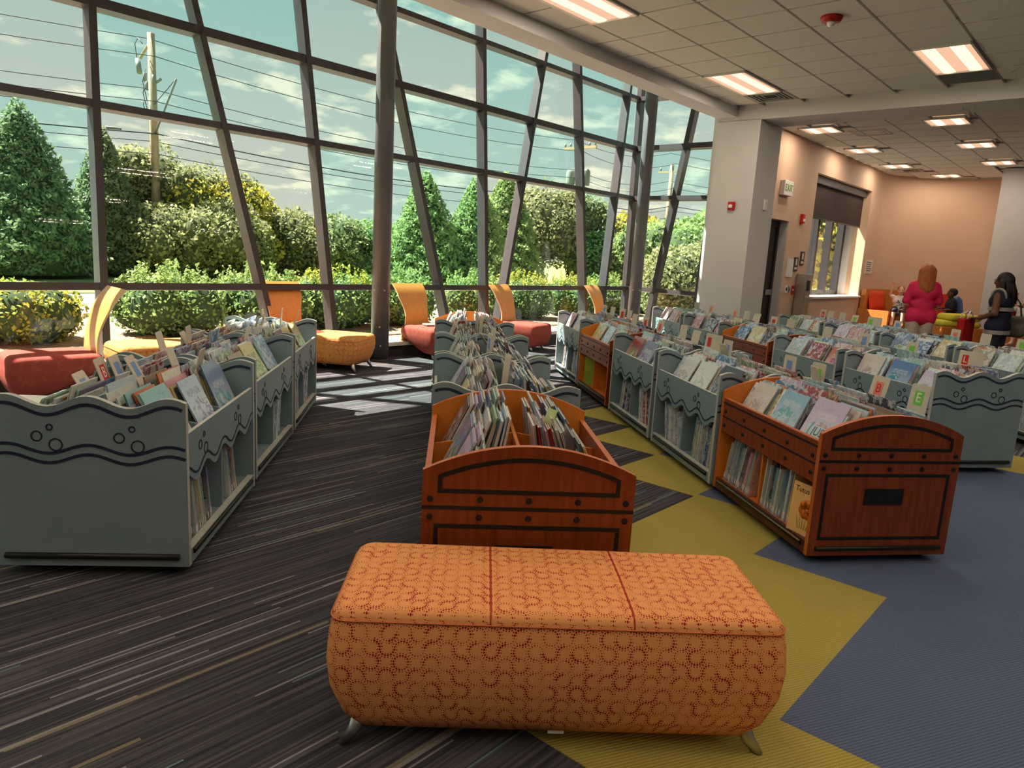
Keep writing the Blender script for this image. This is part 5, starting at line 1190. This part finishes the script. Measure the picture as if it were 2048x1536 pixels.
# --- woman in navy with dark locks, shoulder bag and red tote
def woman_navy():
    Rm = Matrix.Translation((6.72, 10.05, 0)) @ rotz(math.radians(38)); root = empty('person', Rm); tag(root, 'adult in navy sleeveless top with pale trim and long dark locks', 'person')
    s = .95; T_ = torso(s, .89, 1.03, 1.22, 1.37, 1.05)
    legs = limb((-.085, 0, .86), (-.09, .03, .47), (-.095, -.01, .09), (.09, .06, .042)) + limb((.085, 0, .86), (.09, .0, .47), (.10, -.04, .09), (.09, .06, .042))
    aL = limb((-.185, 0, 1.30), (-.255, -.02, 1.06), (-.19, .17, .98), (.048, .042, .03)); aR = limb((.185, 0, 1.30), (.25, .0, 1.06), (.21, .19, 1.0), (.048, .042, .03))
    body = T_ + legs + aL + aR + head_prims((0, .025, 1.495), s) + foot((-.095, -.01, .045), (0, 1, 0), s) + foot((.10, -.04, .045), (0, 1, 0), s)
    body += hand((-.185, .19, .975), (.15, 1, -.1), (0, 0, 1), s, .9, 1) + hand((.205, .21, 1.0), (-.2, 1, 0), (0, 0, 1), s, .7, -1)
    sdf_obj('body', body, HB, SK2, root); face_bits(root, (0, .025, 1.495), s, (0, 1, 0))
    nav = mat_noise('navy_top', lin(34, 36, 58), lin(26, 28, 46), 10, .8)
    trim = mat_noise('pale_crochet_trim', lin(190, 182, 170), lin(120, 112, 110), 120, .85)
    sh = inflate(T_[:4] + T_[5:], .026) + [('c', (-.09, 0, .87), (.09, 0, .87), .125, .125)]; sdf_obj('top', sh, .011, nav, root, .03)
    mb = MB()
    for (z, a, b, h_) in ((.80, .222, .140, .055), (1.12, .197, .140, .05)):
        mb.grid(lambda i, j: (a * math.cos(2 * math.pi * i), b * math.sin(2 * math.pi * i), z + h_ * (j - .5)), 36, 2, cu=True); mb.grid(lambda i, j: ((a + .006) * math.cos(2 * math.pi * i), (b + .006) * math.sin(2 * math.pi * i), z + h_ * (j - .5)), 36, 2, cu=True)
    link('pale_band', mb.mesh('pale_band', trim), root)
    mb = MB()
    for sx in (-1, 1):
        pts = [(sx * (.155 + .012 * math.cos(q)), .088 * math.sin(q), 1.30 + .095 * math.cos(q)) for q in [2 * math.pi * k / 16 for k in range(17)]]; mb.tube(pts, .017, 6)
    link('armhole_trim', mb.mesh('armhole_trim', trim), root)
    tr = inflate(legs, .016) + [('c', (-.085, 0, .86), (.085, 0, .86), .112, .112)]; sdf_obj('trousers', tr, .011, mat_base('dark_trousers', lin(44, 44, 56), .8), root, .02)
    hairm = mat_noise('dark_locks', lin(26, 20, 22), lin(44, 34, 34), 30, .6); mb = MB(); rr = random.Random(3)
    v, q = sdf([('e', (0, .005, 1.53), (.092, .102, .100)), ('e', (0, -.03, 1.50), (.09, .08, .09))], .010, .03); mb.add([tuple(p) for p in v], [tuple(f) for f in q], smooth=True)
    for k in range(46):
        a = math.pi + rr.uniform(-.15, math.pi + .15); rad = rr.uniform(.08, .105); x, y = rad * math.cos(a), .0 + rad * math.sin(a); z1 = rr.uniform(1.16, 1.32); sp_ = rr.uniform(1.15, 1.5)
        mb.tube([(x * .8, y * .8, 1.57), (x, y, 1.48), (x * 1.18, y * 1.2 - .02, 1.38), (x * sp_, y * 1.3 - .03, z1)], [.012, .013, .012, .008], 6)
    link('hair', mb.mesh('hair', hairm), root)
    mb = MB()
    for q in (-1, 1): mb.tube([(q * .035 + .026 * math.cos(t), .115, 1.508 + .02 * math.sin(t)) for t in [2 * math.pi * k / 12 for k in range(13)]], .003, 5)
    mb.tube([(-.01, .116, 1.51), (.01, .116, 1.51)], .003, 5)
    for q in (-1, 1): mb.tube([(q * .06, .113, 1.51), (q * .085, .02, 1.515)], .003, 5)
    link('glasses', mb.mesh('glasses', M['black']), root)
    for x, y in ((-.095, -.01), (.10, -.04)): sdf_obj('shoe', inflate(foot((x, y, .045), (0, 1, 0), s), .008), .011, M['black'], root)
    bag = empty('shoulder_bag', Rm @ T(.315, -.04, .86)); tag(bag, 'olive grey shoulder bag at the hip of the navy top', 'bag')
    bm = mat_noise('olive_bag', lin(106, 102, 88), lin(90, 86, 74), 10, .8)
    sdf_obj('bag_body', [('c', (0, -.13, .0), (0, .13, 0), .075, .075), ('c', (0, -.15, .12), (0, .15, .12), .05, .05), ('c', (0, -.13, -.06), (0, .13, -.06), .07, .07)], .012, bm, bag, .05)
    MB().tube([(0, -.13, .14), (-.03, -.10, .34), (-.09, -.02, .475), (-.05, .06, .36), (0, .13, .14)], .012, 8).build('strap', bm, bag)
    tote = empty('tote_bag', Rm @ T(-.20, .33, .60)); tag(tote, 'red tote bag with black specks carried in front of navy top', 'bag')
    rm = mat_noise('red_tote_cloth', lin(196, 26, 20), lin(150, 16, 14), 25, .8)
    bevel(MB().box((-.19, -.05, 0), (.19, .05, .36)).build('bag_body', rm, tote), .02)
    for y in (-.045, .045): MB().tube([(-.09, y, .35), (-.07, y, .42), (0, y * .3 - .02, .455), (.07, y, .42), (.09, y, .35)], .009, 8).build('handle', M['white'], tote)
woman_navy()
# --- child in white shirt sitting on the bench, one arm raised
def child_sit(x, y, rot, seat, s, label, raised, shirt, shorts, skin, hairc):
    root = empty('person', Matrix.Translation((x, y, seat)) @ rotz(math.radians(rot))); tag(root, label, 'person')
    T_ = torso(s, .085, .18, .27, .39, .86)
    legs = limb((-.075, 0, .08), (-.10, .30 * s / .7, .07), (-.10, .33 * s / .7, -.25), (.062, .045, .032)) + limb((.075, 0, .08), (.10, .30 * s / .7, .07), (.11, .34 * s / .7, -.25), (.062, .045, .032))
    if raised: aR = limb((.115, 0, .345), (.215, .03, .42), (.185, .06, .60), (.036, .03, .023)); hR = hand((.183, .062, .61), (-.05, .1, 1), (0, -1, 0), s, .9, -1)
    else: aR = limb((-.115, 0, .345), (-.17, .05, .20), (-.12, .20, .15), (.036, .03, .023)); hR = hand((-.115, .21, .15), (.1, 1, 0), (0, 0, 1), s, .6, 1)
    k = -1 if raised else 1; aL = limb((k * .115, 0, .345), (k * .19, .06, .24), (k * .135, .15, .40 if raised else .15), (.036, .03, .023)); hL = hand((k * .132, .155, .41 if raised else .15), (k * -.2, .2, 1) if raised else (-.1, 1, 0), (0, 1, 0) if raised else (0, 0, 1), s, .9, -k)
    hc = (0, .02, .525); body = T_ + legs + aR + aL + hR + hL + head_prims(hc, s * 1.12) + foot((-.10, .33 * s / .7, -.28), (0, 1, 0), s) + foot((.11, .34 * s / .7, -.28), (0, 1, 0), s)
    sdf_obj('body', body, .0075, skin, root, .014); face_bits(root, hc, s * 1.12, (0, 1, 0))
    sh = inflate(T_[:4] + T_[5:], .016) + [('c', (k * .11, 0, .345), (k * .15, .03, .275), .05, .052), ('c', (-k * .11, 0, .345), (-k * .175, .02, .385) if raised else (-k * .15, .03, .26), .05, .052)]; sdf_obj('shirt', sh, .009, shirt, root, .02)
    sdf_obj('shorts', inflate(legs[0:1] + legs[2:3], .018) + [('c', (-.06, 0, .085), (.06, 0, .085), .085, .085)], .010, shorts, root, .02)
    sdf_obj('hair', [('e', (0, .0, .56), (.092 * s * 1.12, .098 * s * 1.12, .092 * s * 1.12)), ('e', (0, -.03, .53), (.085 * s * 1.12, .07 * s * 1.12, .09 * s * 1.12))], .008, hairc, root, .02)
    return root
white_shirt = mat_noise('white_print_shirt', lin(232, 226, 218), lin(222, 214, 206), 12, .8)
kid = child_sit(9.17, 17.36, 180 - 27, .615, .80, 'child in white printed shirt on the curved bench with one arm raised', True, white_shirt, mat_base('black_shorts', lin(34, 34, 44), .8), SK1, mat_base('brown_hair', lin(146, 96, 62), .6))
pr = MB(); rr = random.Random(5)
for k in range(9): 
    x, z = rr.uniform(-.05, .05), .18 + rr.uniform(-.02, .12); pr.cbox((x, .112, z), (.03, .004, .018))
link('shirt_print', pr.mesh('shirt_print', mat_base('print_dark', lin(70, 50, 56), .7)), kid)
child_sit(9.76, 13.86, 110, .605, .80, 'child in pale patterned shirt on the bench at the right photo edge', True, mat_noise('patterned_shirt', lin(214, 206, 196), lin(150, 150, 160), 30, .8), mat_base('blue_shorts', lin(70, 84, 130), .8), SK1, mat_base('light_brown_hair', lin(160, 112, 76), .6))
# --- child in black standing side-on behind the yellow cushions
def child_black():
    root = empty('person', Matrix.Translation((9.60, 16.02, 0)) @ rotz(math.radians(75))); tag(root, 'child in black shirt standing side-on behind the yellow cushions', 'person')
    s = .76; T_ = torso(s, .66, .78, .93, 1.05, .9); legs = limb((-.06, 0, .64), (-.065, .02, .36), (-.07, -.01, .07), (.066, .046, .033)) + limb((.06, 0, .64), (.065, .01, .36), (.075, -.02, .07), (.066, .046, .033))
    aL = limb((-.13, 0, 1.0), (-.165, .02, .83), (-.12, .15, .80), (.038, .031, .023)); aR = limb((.13, 0, 1.0), (.165, .02, .83), (.13, .16, .82), (.038, .031, .023))
    body = T_ + legs + aL + aR + head_prims((0, .02, 1.17), s * 1.14) + hand((-.118, .16, .80), (.1, 1, 0), (0, 0, 1), s, .7, 1) + hand((.128, .17, .82), (-.1, 1, 0), (0, 0, 1), s, .7, -1) + foot((-.07, -.01, .04), (0, 1, 0), s) + foot((.075, -.02, .04), (0, 1, 0), s)
    sdf_obj('body', body, .008, SK2, root, .016); face_bits(root, (0, .02, 1.17), s * 1.14, (0, 1, 0))
    blk = mat_base('black_cotton', lin(28, 28, 34), .85)
    sdf_obj('shirt', inflate(T_[:4] + T_[5:], .018) + [('c', (-.125, 0, 1.0), (-.16, .015, .87), .055, .055), ('c', (.125, 0, 1.0), (.16, .015, .87), .055, .055)], .010, blk, root, .02)
    sdf_obj('shorts', inflate(legs[0:1] + legs[2:3], .02) + [('c', (-.05, 0, .65), (.05, 0, .65), .085, .085)], .010, blk, root, .02)
    sdf_obj('hair', [('e', (0, -.005, 1.215), (.082, .092, .075)), ('e', (0, -.03, 1.19), (.078, .068, .075))], .008, mat_base('short_black_hair', lin(26, 20, 20), .7), root, .02)
child_black()
# ------------------------------------------------------------------ outside the glass
def ground(name, u0, u1, v0, v1, z0, z1, mat, label, cat): return struct(name, MB().box((u0, v0, z0), (u1, v1, z1)), mat, label, cat)
ground('ground_paving', -60, 110, 8.15, 14.2, -.3, -.04, M['ground'], 'pale sunlit paving outside the glass wall', 'paving')
ground('ground_bed', -20, 30, 9.9, 12.6, -.04, -.015, M['mulch'], 'mulched planting bed along the paving', 'planting bed')
ground('road', -60, 110, 14.2, 19.6, -.3, -.06, M['asphalt'], 'grey asphalt road beyond the hedge', 'road')
ground('kerb', -60, 110, 14.05, 14.2, -.3, 0.03, M['sill'], 'pale kerb along the near side of the road', 'kerb')
ground('ground_grass', -60, 140, 19.6, 140, -.3, -.04, M['grass'], 'grassy ground under the trees', 'grass')
for v in (16.7, 16.95): tag(uvobj('road_line', MB().box((-60, v, -.06), (110, v + .12, -.056)), M['roadline']), 'double yellow centre line on the road', 'road line', 'yellow road lines', kind='structure')
def leaf_mesh(name, pts, nrm, size, mat, seed, aspect=.55):
    g = np.random.default_rng(seed); n = len(pts); r = g.normal(size=(n, 3)); a = nrm * .6 + r * .7; a /= np.linalg.norm(a, axis=1)[:, None]
    t = np.cross(a, g.normal(size=(n, 3))); t /= np.linalg.norm(t, axis=1)[:, None]; b = np.cross(a, t); s = (size * g.uniform(.6, 1.3, n))[:, None]
    v = np.stack([pts - t * s, pts - b * s * aspect, pts + t * s, pts + b * s * aspect], 1).reshape(-1, 3)
    me = bpy.data.meshes.new(name); me.vertices.add(4 * n); me.vertices.foreach_set('co', v.ravel()); me.loops.add(4 * n); me.loops.foreach_set('vertex_index', np.arange(4 * n, dtype=np.int32))
    me.polygons.add(n); me.polygons.foreach_set('loop_start', np.arange(0, 4 * n, 4, dtype=np.int32)); me.update(calc_edges=True); me.materials.append(mat); return me
def conifer_mesh(h, R, n, mat, core, seed):
    g = np.random.default_rng(seed); f = 1 - np.sqrt(g.uniform(0.0, 1, n)); f = np.clip(f, 0, 1); an = g.uniform(0, 2 * np.pi, n)
    lump = 1 + .16 * np.sin(an * 5 + f * 23) * np.cos(f * 31 + an * 2) + .08 * np.sin(an * 11 - f * 40)
    prof = (1 - f) ** .78 * (.86 + .14 * np.minimum(1, f * 8)); rad = R * prof * lump * (1 - .28 * g.uniform(0, 1, n) ** 2)
    p = np.stack([rad * np.cos(an), rad * np.sin(an), .15 + f * (h - .15)], 1); nr = np.stack([np.cos(an), np.sin(an), .7 * np.ones(n)], 1); nr /= np.linalg.norm(nr, axis=1)[:, None]
    me = leaf_mesh('foliage', p, nr, .075 * (h / 5) ** .5, mat, seed + 1, .5)
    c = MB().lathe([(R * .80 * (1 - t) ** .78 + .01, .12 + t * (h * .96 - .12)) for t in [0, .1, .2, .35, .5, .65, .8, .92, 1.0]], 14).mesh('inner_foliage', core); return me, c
def blob_mesh(blobs, n, size, mat, core, seed, shrink=.80):
    g = np.random.default_rng(seed); w = np.array([b[3] ** 2 for b in blobs]); w = w / w.sum(); k = g.choice(len(blobs), n, p=w); B = np.array([b[:3] for b in blobs]); Rr = np.array([b[3] for b in blobs]); Zs = np.array([b[4] if len(b) > 4 else 1. for b in blobs])
    d = g.normal(size=(n, 3)); d /= np.linalg.norm(d, axis=1)[:, None]; r = Rr[k] * (1 - .3 * g.uniform(0, 1, n) ** 2) * (1 + .1 * np.sin(d[:, 0] * 9 + d[:, 2] * 7)); p = B[k] + d * r[:, None] * np.stack([np.ones(n), np.ones(n), Zs[k]], 1)
    keep = p[:, 2] > .02; p, d = p[keep], d[keep]
    me = leaf_mesh('foliage', p, d, size, mat, seed + 1, .6); mb = MB()
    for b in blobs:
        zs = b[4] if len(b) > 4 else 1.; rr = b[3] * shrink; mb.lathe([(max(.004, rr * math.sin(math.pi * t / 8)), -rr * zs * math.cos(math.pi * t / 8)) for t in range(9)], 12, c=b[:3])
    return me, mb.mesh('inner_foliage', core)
def tree(name, x, y, meshes, trunk, label, cat, group, z=-.05, rot=0.0, sc=1.0):
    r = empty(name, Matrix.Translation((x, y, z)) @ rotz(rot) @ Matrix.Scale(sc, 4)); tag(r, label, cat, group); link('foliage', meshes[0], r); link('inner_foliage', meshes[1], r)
    if trunk:
        mb = MB(); mb.tube([(0, 0, 0), (.03, .02, trunk[1] * .5), (0, 0, trunk[1])], [trunk[0], trunk[0] * .8, trunk[0] * .5], 8); mb.build('trunk', M['bark'], r)
    return r
CON = [conifer_mesh(5.3, 2.2, 16000, M['leaf_conifer'], M['core'], 11), conifer_mesh(5.0, 1.6, 12000, M['leaf_conifer'], M['core'], 21), conifer_mesh(4.3, 1.75, 13000, M['leaf_bright'], M['core'], 31)]
def blobs(R, top, n, seed, zmin=.5, spread=.75):
    g = random.Random(seed); out = []
    for k in range(n):
        q = g.uniform(0, 2 * math.pi); rr = R * spread * math.sqrt(g.random()); rad = R * g.uniform(.35, .55); zz = zmin + rad * .6 + g.random() * max(.01, top - zmin - rad * 1.6); out.append((rr * math.cos(q), rr * math.sin(q), zz, rad))
    out.append((0, 0, (top + zmin) / 2, R * .8, (top - zmin) / 2 / (R * .8))); return out
BRO = [blob_mesh(blobs(1.9, 4.8, 12, 3, .8), 11000, .085, M['leaf_tree'], M['core_tree'], 41), blob_mesh(blobs(1.9, 3.6, 10, 5, .3), 10000, .085, M['leaf_gold'], M['core_tree'], 51), blob_mesh(blobs(1.8, 2.7, 9, 8, .1), 10000, .078, M['leaf_tree'], M['core_tree'], 61), blob_mesh(blobs(2.0, 2.6, 9, 9, .1), 10000, .078, M['leaf_bright'], M['core'], 71)]
GT_ = 'trees across the road'
for (x, y, m, lab, rot) in ((-15.2, 22.3, 0, 'tall dark conifer at the left photo edge across the road', 0), (-14.3, 25.2, 1, 'slim conifer behind the leftmost mullion, left of the utility pole', 1.), (-3.45, 26.2, 2, 'bright green conifer seen right of the round column', 0), (-1.75, 27.5, 2, 'bright green conifer second right of the round column', 2.)):
    tree('conifer', x, y, CON[m], (.16, 1.0), lab, 'tree', GT_, rot=rot)
tree('conifer', -.75, 33, CON[2], (.16, 1.), 'golden-green conifer third right of the round column', 'tree', GT_, rot=4, sc=1.2)
for (x, y, m, lab, rot, sc) in ((-13.9, 28, 0, 'loose broadleaf tree just left of the utility pole', 0, 1), (-12.2, 28.5, 0, 'loose broadleaf tree just right of the utility pole', 2, .88), (-11.3, 28.3, 1, 'golden-topped tree right of the utility pole', 0, 1.05),
    (-12.6, 25.6, 2, 'round olive tree behind the foot of the utility pole', 1, .95), (-10.7, 26.6, 2, 'round olive tree between pole and slanting mullion', 3, 1.05), (-9.6, 30, 2, 'low round tree right of the slanting mullion', 5, 1.05), (-7.6, 30, 2, 'low round tree between the slanting mullion and the next', 0.5, 1.0), (-6.3, 31.5, 3, 'low green tree left of the round column', 2, 1.0), (-4.9, 32, 3, 'low green tree just behind the round column', 4, 1.0),
    (1.2, 36, 0, 'sparse broadleaf tree behind the far plywood chair back', 4, 1.05), (-.2, 37, 0, 'sparse broadleaf tree behind the third conifer', 5, .95), (2.6, 38, 0, 'sparse tree left of the distant transformer pole', 1, 1.0), (4.3, 37, 3, 'low dark green tree beyond the distant transformer pole', 2, 1.15), (6.0, 38, 1, 'yellowing tree left of the far column', 0, 1.1), (7.2, 34, 3, 'green tree right of the far column', 1, 1.35), (9.8, 38, 3, 'tall green tree near the pillar', 3, 1.6), (8.3, 30, 2, 'pale round tree seen in the corner glass', 2, 1.0)):
    tree('broadleaf_tree', x, y, BRO[m], (.11, 1.2), lab, 'tree', GT_, rot=rot, sc=sc)
for (x, y, m, lab, rot, sc) in ((11.9, 27.0, 1, 'golden tree filling the left of the side window', 2, 1.5), (15.2, 29.5, 1, 'golden tree filling the right of the side window', 4, 1.5), (13.6, 36, 0, 'tree behind the golden ones in the side window', 4, 1.6)): tree('broadleaf_tree', x, y, BRO[m], (.11, 1.2), lab, 'tree', GT_, rot=rot, sc=sc)
# hedge shrubs
def shrub_mesh(R, h, n, mat, seed, spiky):
    b = [(0, 0, h * .45, R * .8, h * .5 / (R * .8))] + [(R * .5 * math.cos(q), R * .5 * math.sin(q), h * .45, R * .52, h * .45 / (R * .52)) for q in (0, 1.3, 2.5, 3.8, 5.)]
    me, c = blob_mesh(b, n, .034, mat, M['core'], seed, .88)
    if spiky:
        g = np.random.default_rng(seed); pts = []; nr = []
        for k in range(46):
            q = g.uniform(0, 6.28); rr = R * .8 * math.sqrt(g.uniform()); x, y = rr * math.cos(q), rr * math.sin(q); z0 = h * (.9 - .25 * (rr / R) ** 2); L = g.uniform(.1, .3)
            for j in range(16): pts.append((x + g.normal() * .018, y + g.normal() * .018, z0 + L * j / 16)); nr.append((g.normal(), g.normal(), .6))
        nr = np.array(nr); nr /= np.linalg.norm(nr, axis=1)[:, None]; sp = leaf_mesh('shoots', np.array(pts), nr, .036, M['leaf_hedgey'] if seed == 99 else mat, seed + 5, .5); return me, c, sp
    return me, c, None
SH = [shrub_mesh(.78, .84, 7000, M['leaf_hedgey'], 81, False), shrub_mesh(.86, .98, 8000, M['leaf_hedge'], 91, True), shrub_mesh(.84, 1.0, 8000, M['leaf_hedge'], 95, True), shrub_mesh(.86, 1.0, 8000, M['leaf_hedge'], 99, True)]
for (u, v, m, lab) in ((2.75, 11.2, 0, 'yellow-green clipped shrub outside behind the leftmost chair'), (4.75, 11.2, 1, 'green clipped shrub outside left of the first slanting mullion'), (6.3, 11.3, 2, 'green clipped shrub outside behind the orange-lit chair back'), (7.75, 11.3, 3, 'green-yellow clipped shrub right of the orange-lit chair back'), (9.2, 11.3, 1, 'green clipped shrub outside beside the round column'), (11.6, 11.4, 2, 'green clipped shrub outside between two plywood chairs'), (13.2, 11.4, 3, 'yellow-tipped shrub outside behind the sunlit chair'), (15.2, 11.4, 3, 'yellow-tipped shrub outside left of the farthest chair'), (16.9, 11.5, 2, 'green shrub outside by the far column'), (18.6, 11.3, 3, 'yellow-green shrub outside in the corner glass')):
    p = W(u, v, -.02); r = empty('shrub', Matrix.Translation(p) @ rotz(u)); tag(r, lab, 'shrub', 'clipped shrubs outside the glass'); link('foliage', SH[m][0], r); link('inner_foliage', SH[m][1], r)
    if SH[m][2]: link('shoots', SH[m][2], r)
r = empty('shrub', Matrix.Translation((4.1, 19.0, -.03)) @ Matrix.Scale(.72, 4)); tag(r, 'large pale shrub outside the corner glass', 'shrub', 'clipped shrubs outside the glass'); link('foliage', BRO[2][0], r); link('inner_foliage', BRO[2][1], r)
for (x, y, sc, lab) in ((8.6, 21.5, 1.25, 'sunny yellow shrub outside the side window'), (10.1, 22.5, 1.3, 'second yellow shrub outside the side window')):
    r = empty('shrub', Matrix.Translation((x, y, -.03)) @ Matrix.Scale(sc, 4)); tag(r, lab, 'shrub', 'clipped shrubs outside the glass'); link('foliage', SH[0][0], r); link('inner_foliage', SH[0][1], r)
# utility poles and wires
def pole(x, y, h, r0, label, kind):
    r = empty('utility_pole', Matrix.Translation((x, y, -.05)) @ rotz(math.radians(-42))); tag(r, label, 'utility pole', 'utility poles')
    MB().tube([(0, 0, 0), (0, 0, h * .5), (0, 0, h)], [r0, r0 * .88, r0 * .74], 14).build('shaft', M['pole'], r)
    if kind == 1:
        MB().tube([(.0, .0, h - .25), (-.75, -.1, h - .75)], .05, 8).build('bracket_arm', M['pole'], r)
        mb = MB(); mb.tube([(-.85, -.1, h - 1.25), (-1.0, -.1, h - .75)], .09, 10); mb.build('cutout_switch', M['hardware'], r)
        for k, (dx, dz) in enumerate(((-.4, -1.6), (-.25, -1.9), (.35, -1.75))): MB().tube([(dx, -.1, h + dz), (dx + .05, -.1, h + dz + .3)], .06, 8).build('insulator', M['hardware'], r)
        MB().tube([(.1, 0, h - 1.7), (.7, 0, h - 1.62)], .05, 8).build('bracket_arm', M['hardware'], r)
        MB().tube([(.1, 0, h - 3.4), (2.0, 0, h - 1.75)], .035, 8).build('street_light_arm', M['hardware'], r); MB().tube([(.1, 0, h - 2.4), (1.95, 0, h - 1.75)], .014, 6).build('stay_wire', M['wire'], r)
        MB().tube([(-.5, -.1, h - .3), (-.9, -.1, h - .05), (-1.2, -.1, h - .2), (-1.05, -.1, h - .7)], .016, 6).build('jumper_loop', M['wire'], r)
        for k in range(3): MB().tube([(-.15 - .1 * k, -.16, h - 1.2 - .5 * k), (-.35, -.2, h - 1.6 - .4 * k), (-.1, -.16, h - 2.3 - .3 * k)], .014, 6).build('jumper_loop', M['wire'], r)
    if kind == 2:
        MB().box((-1.2, -.06, h - .5), (1.2, .06, h - .36)).build('cross_arm', M['pole'], r)
        for dx in (-1.1, -.7, .7, 1.1): MB().lathe([(.04, 0), (.07, .1), (.04, .22)], 8, c=(dx, 0, h - .36)).build('insulator', M['hardware'], r)
        for dx in (-.55, .55): MB().lathe([(.26, 0), (.28, .1), (.28, .8), (.2, .92)], 14, c=(dx, 0, h - 2.6)).build('transformer', M['hardware'], r)
    if kind == 3:
        MB().box((-.9, -.05, h - .5), (.9, .05, h - .38)).build('cross_arm', M['pole'], r)
        for dx in (-.8, 0, .8): MB().lathe([(.04, 0), (.07, .1), (.04, .22)], 8, c=(dx, 0, h - .38)).build('insulator', M['hardware'], r)
    return r
pole(-13.4, 26.9, 8.45, .17, 'weathered wooden utility pole with switchgear at left', 1); pole(3.2, 44, 8.3, .2, 'distant utility pole carrying two transformers', 2); pole(9.3, 47, 7.6, .16, 'slim distant pole seen in the corner glass', 3); pole(11.6, 25.5, 8.0, .12, 'pale pole seen through the side window', 3)
NOD = [Vector((-31, 9.5, 0)), Vector((-13.4, 26.9, 0)), Vector((3.2, 44, 0)), Vector((9.3, 47, 0)), Vector((40, 60, 0))]
for i, (zz, off, sag, nm) in enumerate(((8.25, -.2, .5, 'topmost'), (7.6, .25, .55, 'second'), (6.55, -.1, .5, 'third'), (6.1, .2, .5, 'fourth'), (5.75, .0, .45, 'fifth'), (5.0, .15, .45, 'sixth'), (4.75, -.1, .4, 'seventh'), (4.3, .1, .4, 'lowest'))):
    pts = []
    for a, b in zip(NOD[:-1], NOD[1:]):
        for k in range(12): t = k / 12; p = a.lerp(b, t); pts.append((p.x + off * .7, p.y - off * .7, zz - sag * 4 * t * (1 - t)))
    pts.append((NOD[-1].x, NOD[-1].y, zz)); w = MB(); w.tube(pts, .016 if i != 5 else .026, 5); o = w.build('power_line', M['wire']); tag(o, '%s of the overhead lines strung between the utility poles' % nm, 'cable', 'overhead lines')
r = MB().tube([(-14.15, 26.1, 4.97), (-14.3, 25.95, 4.99), (-14.5, 25.75, 4.97)], .06, 8).build('splice_box', M['hardware']); tag(r, 'grey splice box hung on the overhead lines beside the pole', 'splice box')
